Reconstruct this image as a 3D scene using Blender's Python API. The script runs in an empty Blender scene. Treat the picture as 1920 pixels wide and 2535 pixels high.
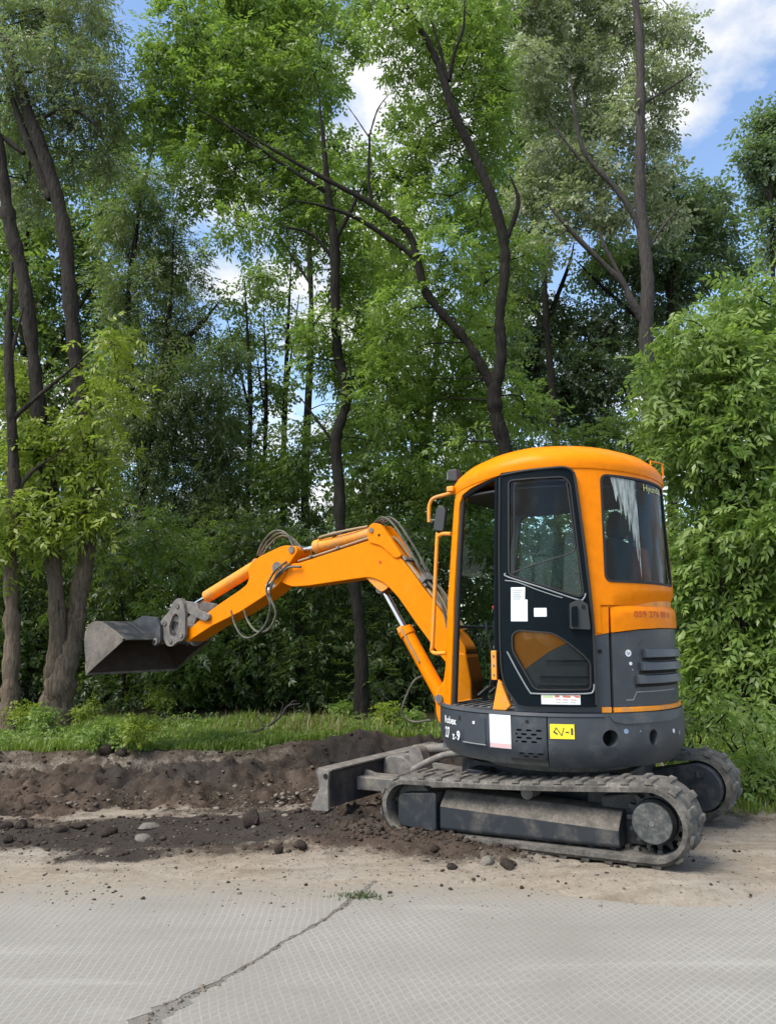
import bpy, bmesh, math, random
import numpy as np
from mathutils import Vector, Matrix, geometry
R = math.radians
scene = bpy.context.scene
COL = scene.collection

# ------------------------------------------------------------------ camera
CAM_H, CAM_PITCH, FPX, PW, PH = 1.239, 0.15600, 1903.0, 1920.0, 2535.0
cam = bpy.data.cameras.new('camera')
cam.sensor_fit = 'VERTICAL'
cam.sensor_height = 32.0
cam.lens = FPX / PH * 32.0
cam.clip_start, cam.clip_end = 0.05, 900.0
camo = bpy.data.objects.new('camera', cam)
camo.location = (0, 0, CAM_H)
camo.rotation_euler = (math.pi / 2 + CAM_PITCH, 0, 0)
COL.objects.link(camo)
scene.camera = camo

# ------------------------------------------------------------------ sky, sun, exposure
SUN_EL, SUN_AZ = R(54), R(235)          # azimuth clockwise from +Y (north)
w = bpy.data.worlds.new('World')
scene.world = w
w.use_nodes = True
nt = w.node_tree
nt.nodes.clear()
N, L = nt.nodes.new, nt.links.new
sky = N('ShaderNodeTexSky'); sky.sky_type = 'NISHITA'; sky.sun_disc = False
sky.sun_elevation = SUN_EL; sky.sun_rotation = SUN_AZ
sky.air_density = 1.0; sky.dust_density = 0.25; sky.ozone_density = 1.0
tc = N('ShaderNodeTexCoord')
sep = N('ShaderNodeSeparateXYZ'); L(tc.outputs['Generated'], sep.inputs[0])
zz = N('ShaderNodeMath'); zz.operation = 'MAXIMUM'; zz.inputs[1].default_value = 0.0; L(sep.outputs['Z'], zz.inputs[0])
za = N('ShaderNodeMath'); za.operation = 'ADD'; za.inputs[1].default_value = 0.25; L(zz.outputs[0], za.inputs[0])
dx = N('ShaderNodeMath'); dx.operation = 'DIVIDE'; L(sep.outputs['X'], dx.inputs[0]); L(za.outputs[0], dx.inputs[1])
dy = N('ShaderNodeMath'); dy.operation = 'DIVIDE'; L(sep.outputs['Y'], dy.inputs[0]); L(za.outputs[0], dy.inputs[1])
cb = N('ShaderNodeCombineXYZ'); dxs = N('ShaderNodeMath'); dxs.operation = 'SUBTRACT'; dxs.inputs[1].default_value = 0.33; L(dx.outputs[0], dxs.inputs[0]); L(dxs.outputs[0], cb.inputs[0]); dys = N('ShaderNodeMath'); dys.operation = 'ADD'; dys.inputs[1].default_value = 0.07; L(dy.outputs[0], dys.inputs[0]); L(dys.outputs[0], cb.inputs[1]); cb.inputs[2].default_value = 37.9
cn = N('ShaderNodeTexNoise'); cn.inputs['Scale'].default_value = 1.9; cn.inputs['Detail'].default_value = 9; cn.inputs['Roughness'].default_value = 0.56
L(cb.outputs[0], cn.inputs['Vector'])
cr = N('ShaderNodeValToRGB'); cr.color_ramp.elements[0].position = 0.475; cr.color_ramp.elements[1].position = 0.555
cr.color_ramp.elements[0].color = (.0, .0, .0, 1)
L(cn.outputs['Fac'], cr.inputs[0])
cn2 = N('ShaderNodeTexNoise'); cn2.inputs['Scale'].default_value = 4.0; cn2.inputs['Detail'].default_value = 6
L(cb.outputs[0], cn2.inputs['Vector'])
cc = N('ShaderNodeMix'); cc.data_type = 'RGBA'
cc.inputs[6].default_value = (2.7, 2.8, 2.95, 1); cc.inputs[7].default_value = (4.0, 4.0, 4.0, 1)
L(cn2.outputs['Fac'], cc.inputs[0])
mx = N('ShaderNodeMix'); mx.data_type = 'RGBA'
L(cr.outputs['Color'], mx.inputs[0]); L(sky.outputs[0], mx.inputs[6]); L(cc.outputs[2], mx.inputs[7])
bg = N('ShaderNodeBackground'); bg.inputs['Strength'].default_value = 0.071
L(mx.outputs[2], bg.inputs['Color'])
wo = N('ShaderNodeOutputWorld'); L(bg.outputs[0], wo.inputs[0])

sl = bpy.data.lights.new('sun', 'SUN'); sl.energy = 1.5; sl.angle = R(35); sl.color = (1.0, 0.93, 0.82)
so = bpy.data.objects.new('sun', sl); COL.objects.link(so)
sdir = Vector((math.sin(SUN_AZ) * math.cos(SUN_EL), math.cos(SUN_AZ) * math.cos(SUN_EL), math.sin(SUN_EL)))
so.rotation_euler = (-sdir).to_track_quat('-Z', 'Y').to_euler()
so.location = (-6, -8, 12)

scene.view_settings.view_transform = 'Standard'
scene.view_settings.look = 'None'
scene.view_settings.gamma = 1.0
scene.view_settings.use_curve_mapping = False
scene.view_settings.exposure = 2.1
scene.render.engine = 'CYCLES'
scene.cycles.max_bounces = 6
scene.cycles.transparent_max_bounces = 10
scene.cycles.diffuse_bounces = 3
scene.cycles.glossy_bounces = 3
scene.cycles.caustics_reflective = False
scene.cycles.caustics_refractive = False
scene.cycles.use_denoising = True

# ------------------------------------------------------------------ helpers
def at(px, py, Y):
    c, s = math.cos(CAM_PITCH), math.sin(CAM_PITCH)
    a = (px - PW / 2) / FPX; b = (PH / 2 - py) / FPX
    t = Y / (c - b * s)
    return Vector((a * t, Y, CAM_H + (s + b * c) * t))

def mat(name, build):
    m = bpy.data.materials.new(name); m.use_nodes = True
    m.node_tree.nodes.clear()
    build(m.node_tree)
    return m

class G:
    """tiny node-graph helper"""
    def __init__(s, nt): s.nt = nt
    def n(s, t, **k):
        o = s.nt.nodes.new('ShaderNode' + t)
        for a, v in k.items(): setattr(o, a, v)
        return o
    def l(s, a, b): s.nt.links.new(a, b)
    def coord(s, kind='Object', scale=None):
        t = s.n('TexCoord')
        if scale is None: return t.outputs[kind]
        m = s.n('Mapping'); m.inputs['Scale'].default_value = scale
        s.l(t.outputs[kind], m.inputs['Vector']); return m.outputs[0]
    def noise(s, vec, sc, det=4, rough=.55, dist=0):
        o = s.n('TexNoise'); o.inputs['Scale'].default_value = sc; o.inputs['Detail'].default_value = det
        o.inputs['Roughness'].default_value = rough; o.inputs['Distortion'].default_value = dist
        s.l(vec, o.inputs['Vector']); return o.outputs['Fac']
    def ramp(s, fac, p0, p1, a=0., b=1.):
        o = s.n('MapRange'); o.clamp = True
        for i, v in enumerate((p0, p1, a, b)): o.inputs[i + 1].default_value = v
        s.l(fac, o.inputs[0]); return o.outputs[0]
    def mix(s, fac, a, b):
        o = s.n('Mix', data_type='RGBA')
        for v, i in ((fac, 0), (a, 6), (b, 7)):
            if hasattr(v, 'links'): s.l(v, o.inputs[i])
            elif i == 0: o.inputs[0].default_value = v
            else: o.inputs[i].default_value = (*v, 1)
        return o.outputs[2]
    def math(s, op, a, b=0.):
        o = s.n('Math', operation=op)
        for i, v in enumerate((a, b)):
            if hasattr(v, 'links'): s.l(v, o.inputs[i])
            else: o.inputs[i].default_value = v
        return o.outputs[0]
    def out(s, col, rough=.5, metal=0., bump=None, bstr=.3, bdist=.01, coat=0., spec=.5):
        p = s.n('BsdfPrincipled')
        for v, k in ((col, 'Base Color'), (rough, 'Roughness'), (metal, 'Metallic')):
            if hasattr(v, 'links'): s.l(v, p.inputs[k])
            else: p.inputs[k].default_value = (*v, 1) if k == 'Base Color' else v
        p.inputs['Coat Weight'].default_value = coat
        p.inputs['Coat Roughness'].default_value = .15
        p.inputs['Specular IOR Level'].default_value = spec
        if bump is not None:
            b = s.n('Bump'); b.inputs['Strength'].default_value = bstr; b.inputs['Distance'].default_value = bdist
            s.l(bump, b.inputs['Height']); s.l(b.outputs[0], p.inputs['Normal'])
        o = s.n('OutputMaterial'); s.l(p.outputs[0], o.inputs[0]); return p

def paint(col, dirt, rough=.38, coat=.15, amt=(.52, .75), scale=7., low=None, metal=0., spec=.4):
    """painted metal or plastic: slight mottling, a film of dust in blotches and fine specks"""
    def f(nt):
        g = G(nt); v = g.coord('Object')
        big = g.noise(v, scale, 6, .65); fine = g.noise(v, 60, 3, .6); mid = g.noise(v, 18, 4, .6)
        base = g.mix(g.ramp(mid, .3, .7), tuple(c * .9 for c in col), tuple(min(1, c * 1.06) for c in col))
        d = g.math('MULTIPLY', g.ramp(big, *amt), g.ramp(fine, .35, .62, .35, 1.))
        scr = g.noise(g.coord('Object', (6, 6, 1)), 16, 3, .5, 1.5); d = g.math('MAXIMUM', d, g.math('MULTIPLY', g.ramp(scr, .66, .70, 0, .5), g.ramp(big, .45, .6)))
        d = g.math('MAXIMUM', d, g.ramp(fine, .70, .74, 0, .55))
        if low:
            sp = g.n('SeparateXYZ'); g.l(v, sp.inputs[0])
            lo = g.math('MULTIPLY', g.ramp(sp.outputs['Z'], low[0], low[1], 1, 0), g.ramp(mid, .3, .6, .3, 1))
            d = g.math('MAXIMUM', d, lo)
        c = g.mix(d, base, dirt)
        rg = g.ramp(d, 0, 1, rough, .85)
        g.out(c, rg, metal, bump=fine, bstr=.04, bdist=.002, coat=coat, spec=spec)
    return f

def plain(col, rough=.5, metal=0., bscale=0, bstr=.2, spec=.5, var=.12):
    def f(nt):
        g = G(nt); v = g.coord('Object'); n = g.noise(v, 25, 4)
        c = g.mix(n, tuple(x * (1 - var) for x in col), tuple(x * (1 + var) for x in col))
        g.out(c, rough, metal, bump=g.noise(v, bscale, 4) if bscale else None, bstr=bstr, bdist=.004, spec=spec)
    return f

def glass(tint, refl=.9, rough=.02, dirty=0.):
    def f(nt):
        g = G(nt)
        tr = g.n('BsdfTransparent'); tr.inputs[0].default_value = (*tint, 1)
        gl = g.n('BsdfGlossy'); gl.inputs['Roughness'].default_value = rough; gl.inputs[0].default_value = (refl, refl, refl, 1)
        fr = g.n('Fresnel'); fr.inputs[0].default_value = 1.5
        m = g.n('MixShader'); g.l(fr.outputs[0], m.inputs[0]); g.l(tr.outputs[0], m.inputs[1]); g.l(gl.outputs[0], m.inputs[2])
        last = m.outputs[0]
        if dirty:
            v = g.coord('Object', (1, 1, .35)); n = g.ramp(g.noise(v, 14, 5, .65), .5, .8, .0, dirty)
            df = g.n('BsdfDiffuse'); df.inputs[0].default_value = (.42, .44, .42, 1)
            m2 = g.n('MixShader'); g.l(n, m2.inputs[0]); g.l(last, m2.inputs[1]); g.l(df.outputs[0], m2.inputs[2]); last = m2.outputs[0]
        o = g.n('OutputMaterial'); g.l(last, o.inputs[0])
    return f

M = {}
ORANGE = (.76, .208, .0003)
M['orange'] = mat('orange_paint', paint(ORANGE, (.40, .19, .05), .38, .06, (.60, .88), 4.5, spec=.08))
M['orange_worn'] = mat('worn_orange_paint', paint((.78, .27, .014), (.34, .22, .11), .5, .05, (.45, .68), 11))
M['grey'] = mat('dark_grey_paint', paint((.036, .044, .056), (.11, .11, .108), .42, .1, (.52, .80), 5, (.50, .56)))
M['grey_low'] = mat('counterweight_paint', paint((.038, .045, .055), (.12, .12, .116), .5, .05, (.50, .80), 4))
M['black'] = mat('black_door_paint', paint((.005, .009, .012), (.025, .03, .032), .45, .0, (.66, .92), 6, spec=.05))
M['rubber_trim'] = mat('rubber_trim', plain((.012, .012, .013), .7))
M['trim'] = mat('grey_trim', plain((.20, .22, .23), .45))
M['steel'] = mat('dusty_steel', paint((.085, .085, .085), (.21, .19, .165), .6, 0, (.36, .60), 10))
M['cast'] = mat('grey_casting', paint((.105, .10, .096), (.215, .195, .168), .62, 0, (.40, .65), 14))
M['frame'] = mat('track_frame_paint', paint((.020, .024, .030), (.115, .104, .090), .5, .05, (.48, .72), 6))
M['frame_top'] = mat('track_frame_dust', paint((.06, .056, .05), (.165, .142, .118), .8, 0, (.34, .6), 9))
M['rubber'] = mat('dusty_rubber', paint((.042, .040, .037), (.155, .144, .128), .88, 0, (.34, .62), 9))
M['hub'] = mat('hub_steel', paint((.040, .045, .046), (.125, .125, .116), .55, 0, (.42, .62), 26))
M['bucket'] = mat('bucket_steel', paint((.042, .046, .053), (.15, .14, .128), .45, 0, (.46, .68), 6, metal=.35))
M['bucket_side'] = mat('bucket_side_dust', paint((.085, .075, .066), (.18, .158, .136), .75, 0, (.35, .6), 9))
M['bucket_in'] = mat('bucket_inside', paint((.035, .026, .024), (.07, .05, .042), .8, 0, (.4, .7), 8))
M['chrome'] = mat('chrome_rod', plain((.75, .76, .77), .12, 1.0, var=.03))
M['hose'] = mat('hose_rubber', paint((.045, .046, .036), (.16, .155, .118), .65, 0, (.38, .62), 12))
M['pipe'] = mat('dusty_pipe', paint((.30, .20, .10), (.30, .26, .20), .6, 0, (.4, .65), 14))
M['plastic'] = mat('interior_plastic', plain((.025, .028, .03), .6, bscale=80, bstr=.1))
M['floor_mat'] = mat('floor_mat', paint((.07, .072, .075), (.22, .21, .20), .8, 0, (.4, .65), 16))
M['seat'] = mat('seat_fabric', plain((.02, .022, .024), .9, bscale=120))
M['seat_red'] = mat('seat_red', plain((.32, .07, .035), .75, bscale=90))
M['white'] = mat('white_sticker', plain((.68, .70, .72), .4, var=.04))
M['pink'] = mat('pink_print', plain((.66, .42, .43), .4))
M['yellow'] = mat('yellow_sticker', plain((.80, .66, .03), .4))
M['yellow_paint'] = mat('yellow_number_print', plain((.42, .40, .14), .5))
M['ink'] = mat('black_print', plain((.03, .03, .03), .5))
M['grey_ink'] = mat('grey_print', plain((.38, .40, .42), .5))
M['redink'] = mat('red_print', plain((.55, .16, .09), .5))
M['greenink'] = mat('green_print', plain((.45, .55, .30), .5))
M['brownink'] = mat('brown_print', plain((.46, .075, .004), .5))
M['blueink'] = mat('blue_print', plain((.22, .30, .45), .5))
M['red'] = mat('red_plastic', plain((.45, .05, .04), .4))
M['dark'] = mat('dark_hole', plain((.004, .004, .005), .9))
M['glass'] = mat('cab_glass', glass((.62, .74, .69), .5, .015, .02))
M['glass_door'] = mat('door_glass', glass((.80, .88, .85), .45, .015, .02))
def film_mat(nt):
    g = G(nt); n = g.noise(g.coord('Object', (1, 1, .12)), 60, 4, .6)
    tr = g.n('BsdfTransparent'); df = g.n('BsdfDiffuse'); df.inputs[0].default_value = (.50, .56, .55, 1)
    m_ = g.n('MixShader'); g.l(g.ramp(n, .34, .66, .04, .72), m_.inputs[0]); g.l(tr.outputs[0], m_.inputs[1]); g.l(df.outputs[0], m_.inputs[2])
    o = g.n('OutputMaterial'); g.l(m_.outputs[0], o.inputs[0])
M['film'] = mat('peeling_film', film_mat)

def setp(o, label=None, cat=None, group=None, kind=None):
    for k, v in (('label', label), ('category', cat), ('group', group), ('kind', kind)):
        if v: o[k] = v
    return o

def empty(name, loc, rz=0):
    o = bpy.data.objects.new(name, None); o.location = loc; o.rotation_euler = (0, 0, rz)
    o.empty_display_size = .2; COL.objects.link(o); return o

def obj(name, me, m=None, parent=None, bevel=0, smooth=None):
    if m is not None and not me.materials: me.materials.append(m)
    o = bpy.data.objects.new(name, me); COL.objects.link(o)
    if parent is not None: o.parent = parent
    if smooth is not None:
        me.shade_smooth(); me.set_sharp_from_angle(angle=R(smooth))
    if bevel:
        b = o.modifiers.new('bevel', 'BEVEL'); b.width = bevel; b.segments = 2; b.limit_method = 'ANGLE'; b.angle_limit = R(38)
        b.harden_normals = smooth is not None
    return o

def npmesh(name, V, F):
    """V (n,3) F (m,k) arrays -> mesh"""
    V = np.ascontiguousarray(V, np.float32); F = np.ascontiguousarray(F, np.int32)
    me = bpy.data.meshes.new(name)
    me.vertices.add(len(V)); me.vertices.foreach_set('co', V.ravel())
    k = F.shape[1]
    me.loops.add(F.size); me.loops.foreach_set('vertex_index', F.ravel())
    me.polygons.add(len(F)); me.polygons.foreach_set('loop_start', np.arange(0, F.size, k, dtype=np.int32))
    me.update(calc_edges=True)
    return me

class MB:
    def __init__(s): s.v, s.f = [], []
    def add(s, v, f):
        b = len(s.v); s.v += [tuple(p) for p in v]; s.f += [[i + b for i in q] for q in f]; return s
    def box(s, c, d, rot=None):
        v = []
        for x in (-1, 1):
            for y in (-1, 1):
                for z in (-1, 1):
                    p = Vector((x * d[0] / 2, y * d[1] / 2, z * d[2] / 2))
                    if rot is not None: p = rot @ p
                    v.append(p + Vector(c))
        return s.add(v, [(0, 1, 3, 2), (4, 6, 7, 5), (0, 4, 5, 1), (2, 3, 7, 6), (0, 2, 6, 4), (1, 5, 7, 3)])
    def prism(s, pts, y0, y1, axis='y'):
        """outline in (x,z) extruded along y; axis 'x': outline (y,z) along x; axis 'z': outline (x,y) along z"""
        def P(a, b, t): return {'y': (a, t, b), 'x': (t, a, b), 'z': (a, b, t)}[axis]
        n = len(pts)
        ar = sum(pts[i][0] * pts[(i + 1) % n][1] - pts[(i + 1) % n][0] * pts[i][1] for i in range(n))
        if (ar > 0) == (axis == 'y'): pts = pts[::-1]
        v = [P(a, b, y0) for a, b in pts] + [P(a, b, y1) for a, b in pts]
        f = [list(range(n))[::-1], list(range(n, 2 * n))] + [(i, (i + 1) % n, n + (i + 1) % n, n + i) for i in range(n)]
        return s.add(v, f)
    def rod(s, p0, p1, r0, r1=None, n=16, cap=True):
        r1 = r0 if r1 is None else r1
        p0, p1 = Vector(p0), Vector(p1); d = (p1 - p0).normalized()
        u = d.orthogonal().normalized(); w_ = d.cross(u)
        v = []
        for p, r in ((p0, r0), (p1, r1)):
            for i in range(n):
                a = 2 * math.pi * i / n; v.append(p + (u * math.cos(a) + w_ * math.sin(a)) * r)
        f = [(i, (i + 1) % n, n + (i + 1) % n, n + i) for i in range(n)]
        if cap: f += [list(range(n))[::-1], list(range(n, 2 * n))]
        return s.add(v, f)
    def tube(s, pts, r, n=8, sub=6, cap=True):
        pts = [Vector(p) for p in pts]
        rr = r if isinstance(r, (list, tuple)) else [r] * len(pts)
        if sub > 1 and len(pts) > 2: pts, rr = catmull(pts, rr, sub)
        v, f = [], []
        d0 = (pts[1] - pts[0]).normalized(); u = d0.orthogonal().normalized()
        for i, p in enumerate(pts):
            d = (pts[min(i + 1, len(pts) - 1)] - pts[max(i - 1, 0)]).normalized()
            u = (u - d * u.dot(d)).normalized(); w_ = d.cross(u)
            for k in range(n):
                a = 2 * math.pi * k / n; v.append(p + (u * math.cos(a) + w_ * math.sin(a)) * rr[i])
        for i in range(len(pts) - 1):
            for k in range(n):
                f.append((i * n + k, i * n + (k + 1) % n, (i + 1) * n + (k + 1) % n, (i + 1) * n + k))
        if cap: f += [list(range(n))[::-1], list(range(len(v) - n, len(v)))]
        return s.add(v, f)
    def sweep(s, prof, a0, a1, n=None, close=True):
        """closed profile [(r,z)] swept about z from a0 to a1 degrees"""
        n = n or max(2, int(abs(a1 - a0) / 4)); m = len(prof); v, f = [], []
        full = abs(a1 - a0) >= 359.9
        cnt = n if full else n + 1
        for i in range(cnt):
            a = R(a0 + (a1 - a0) * i / n)
            v += [(r * math.cos(a), r * math.sin(a), z) for r, z in prof]
        for i in range(n):
            j = (i + 1) % cnt
            for k in range(m if close else m - 1):
                f.append((i * m + k, j * m + k, j * m + (k + 1) % m, i * m + (k + 1) % m))
        if not full and close: f += [list(range(m)), list(range(n * m, n * m + m))[::-1]]
        return s.add(v, f)
    def build(s, name, m, parent=None, bevel=0, smooth=None, fix=True):
        me = bpy.data.meshes.new(name); me.from_pydata(s.v, [], s.f); me.update()
        if fix:
            b = bmesh.new(); b.from_mesh(me); bmesh.ops.recalc_face_normals(b, faces=b.faces); b.to_mesh(me); b.free()
        return obj(name, me, m, parent, bevel, smooth)

def catmull(pts, rr, sub):
    P = [pts[0] * 2 - pts[1]] + list(pts) + [pts[-1] * 2 - pts[-2]]; o, q = [], []
    for i in range(1, len(P) - 2):
        for k in range(sub):
            t = k / sub
            a, b, c, d = P[i - 1], P[i], P[i + 1], P[i + 2]
            o.append(.5 * ((2 * b) + (c - a) * t + (2 * a - 5 * b + 4 * c - d) * t * t + (3 * b - a - 3 * c + d) * t ** 3))
            q.append(rr[i - 1] * (1 - t) + rr[i] * t)
    o.append(pts[-1]); q.append(rr[-1]); return o, q

def fillet(pts, r, n=4):
    """round the corners of a 2D polygon; r one radius or one per corner"""
    o = []; m = len(pts)
    for i in range(m):
        ri = r[i] if isinstance(r, (list, tuple)) else r
        p, a, b = Vector(pts[i]), Vector(pts[i - 1]), Vector(pts[(i + 1) % m])
        da, db = a - p, b - p
        k = min(ri, da.length * .45, db.length * .45)
        if k < 1e-5: o.append(tuple(p)); continue
        s_, e = p + da.normalized() * k, p + db.normalized() * k
        for j in range(n + 1):
            t = j / n; o.append(tuple(s_ * (1 - t) ** 2 + p * 2 * t * (1 - t) + e * t * t))
    return o

def inside(pt, poly):
    x, y = pt; c = False; n = len(poly)
    for i in range(n):
        x0, y0 = poly[i]; x1, y1 = poly[i - 1]
        if (y0 > y) != (y1 > y) and x < (x1 - x0) * (y - y0) / (y1 - y0) + x0: c = not c
    return c

def sheet(name, outer, holes, fmap, thick, m, parent=None, step=(.05, .08), smooth=38, bevel=0):
    """thin shell: 2D outline with holes triangulated, mapped by fmap(s,z,offset) to 3D, with thickness"""
    loops = [outer] + list(holes)
    vs, es = [], []
    for lp in loops:
        d = []
        for i in range(len(lp)):
            a, b = Vector(lp[i]), Vector(lp[(i + 1) % len(lp)])
            k = max(1, int(max(abs(b.x - a.x) / step[0], abs(b.y - a.y) / (step[1] * 2))))
            d += [a.lerp(b, j / k) for j in range(k)]
        b0 = len(vs); vs += d; es += [(b0 + i, b0 + (i + 1) % len(d)) for i in range(len(d))]
    xs = [p[0] for p in outer]; zs = [p[1] for p in outer]
    x = min(xs) + step[0] / 2
    while x < max(xs):
        z = min(zs) + step[1] / 2
        while z < max(zs):
            if inside((x, z), outer) and not any(inside((x, z), h) for h in holes): vs.append(Vector((x, z)))
            z += step[1]
        x += step[0]
    r = geometry.delaunay_2d_cdt(vs, es, [], 0, 1e-6)
    V, F = r[0], r[2]
    tri = []
    for f in F:
        c = sum((V[i] for i in f), Vector((0, 0))) / len(f)
        if inside(c, outer) and not any(inside(c, h) for h in holes):
            a = (V[f[1]] - V[f[0]]).cross(V[f[2]] - V[f[0]])
            tri.append(list(f) if a > 0 else list(f)[::-1])
    used = sorted({i for t in tri for i in t}); ix = {u: k for k, u in enumerate(used)}
    n = len(used)
    if thick == 0:
        mb = MB(); mb.v = [tuple(fmap(V[u].x, V[u].y, 0)) for u in used]; mb.f = [[ix[i] for i in t] for t in tri]
        return mb.build(name, m, parent, 0, smooth, fix=False)
    v3 = [fmap(V[u].x, V[u].y, 0) for u in used] + [fmap(V[u].x, V[u].y, -thick) for u in used]
    T = [[ix[i] for i in t] for t in tri]
    f3 = T + [[i + n for i in t[::-1]] for t in T]
    cnt = {}
    for t in T:
        for i in range(3):
            e = (t[i], t[(i + 1) % 3]); cnt[e] = 1
    for (a, b) in cnt:
        if (b, a) not in cnt: f3.append([b, a, a + n, b + n])
    mb = MB(); mb.v = [tuple(p) for p in v3]; mb.f = f3
    return mb.build(name, m, parent, bevel, smooth)

def text_mesh(body, size, fmap, m, name, parent, bold=0., xs=1.0):
    cu = bpy.data.curves.new('t', 'FONT'); cu.body = body; cu.size = size; cu.offset = bold; cu.fill_mode = 'FRONT'; cu.resolution_u = 3
    to = bpy.data.objects.new('t', cu); COL.objects.link(to)
    dg = bpy.context.evaluated_depsgraph_get(); dg.update()
    me = bpy.data.meshes.new_from_object(to.evaluated_get(dg))
    bpy.data.objects.remove(to); bpy.data.curves.remove(cu)
    b = bmesh.new(); b.from_mesh(me)
    bmesh.ops.triangulate(b, faces=b.faces)
    for v in b.verts: v.co = Vector(fmap(v.co.x * xs, v.co.y))
    b.to_mesh(me); b.free(); me.materials.clear()
    return obj(name, me, m, parent)
# ------------------------------------------------------------------ the excavator
EXC_C, EXC_YAW = (1.113, 5.195), 0.5763
KA = .75 * math.pi / 180
def cabR(z): return .757 if z < 1.45 else .757 - .03 * (z - 1.45) / .65
def skR(z): return .776 if z > .60 else .776 - .055 * ((.60 - z) / .10) ** 1.4
def cyl_map(Rf, off=0.):
    def f(s, z, d):
        r = Rf(z) + off + d; a = s / .75
        return (r * math.cos(a), r * math.sin(a), z)
    return f
def dg(pts): return [(a * KA, z) for a, z in pts]
def rect(a0, a1, z0, z1, r=0.):
    q = dg([(a0, z0), (a1, z0), (a1, z1), (a0, z1)]); return fillet(q, r) if r else q

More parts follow.
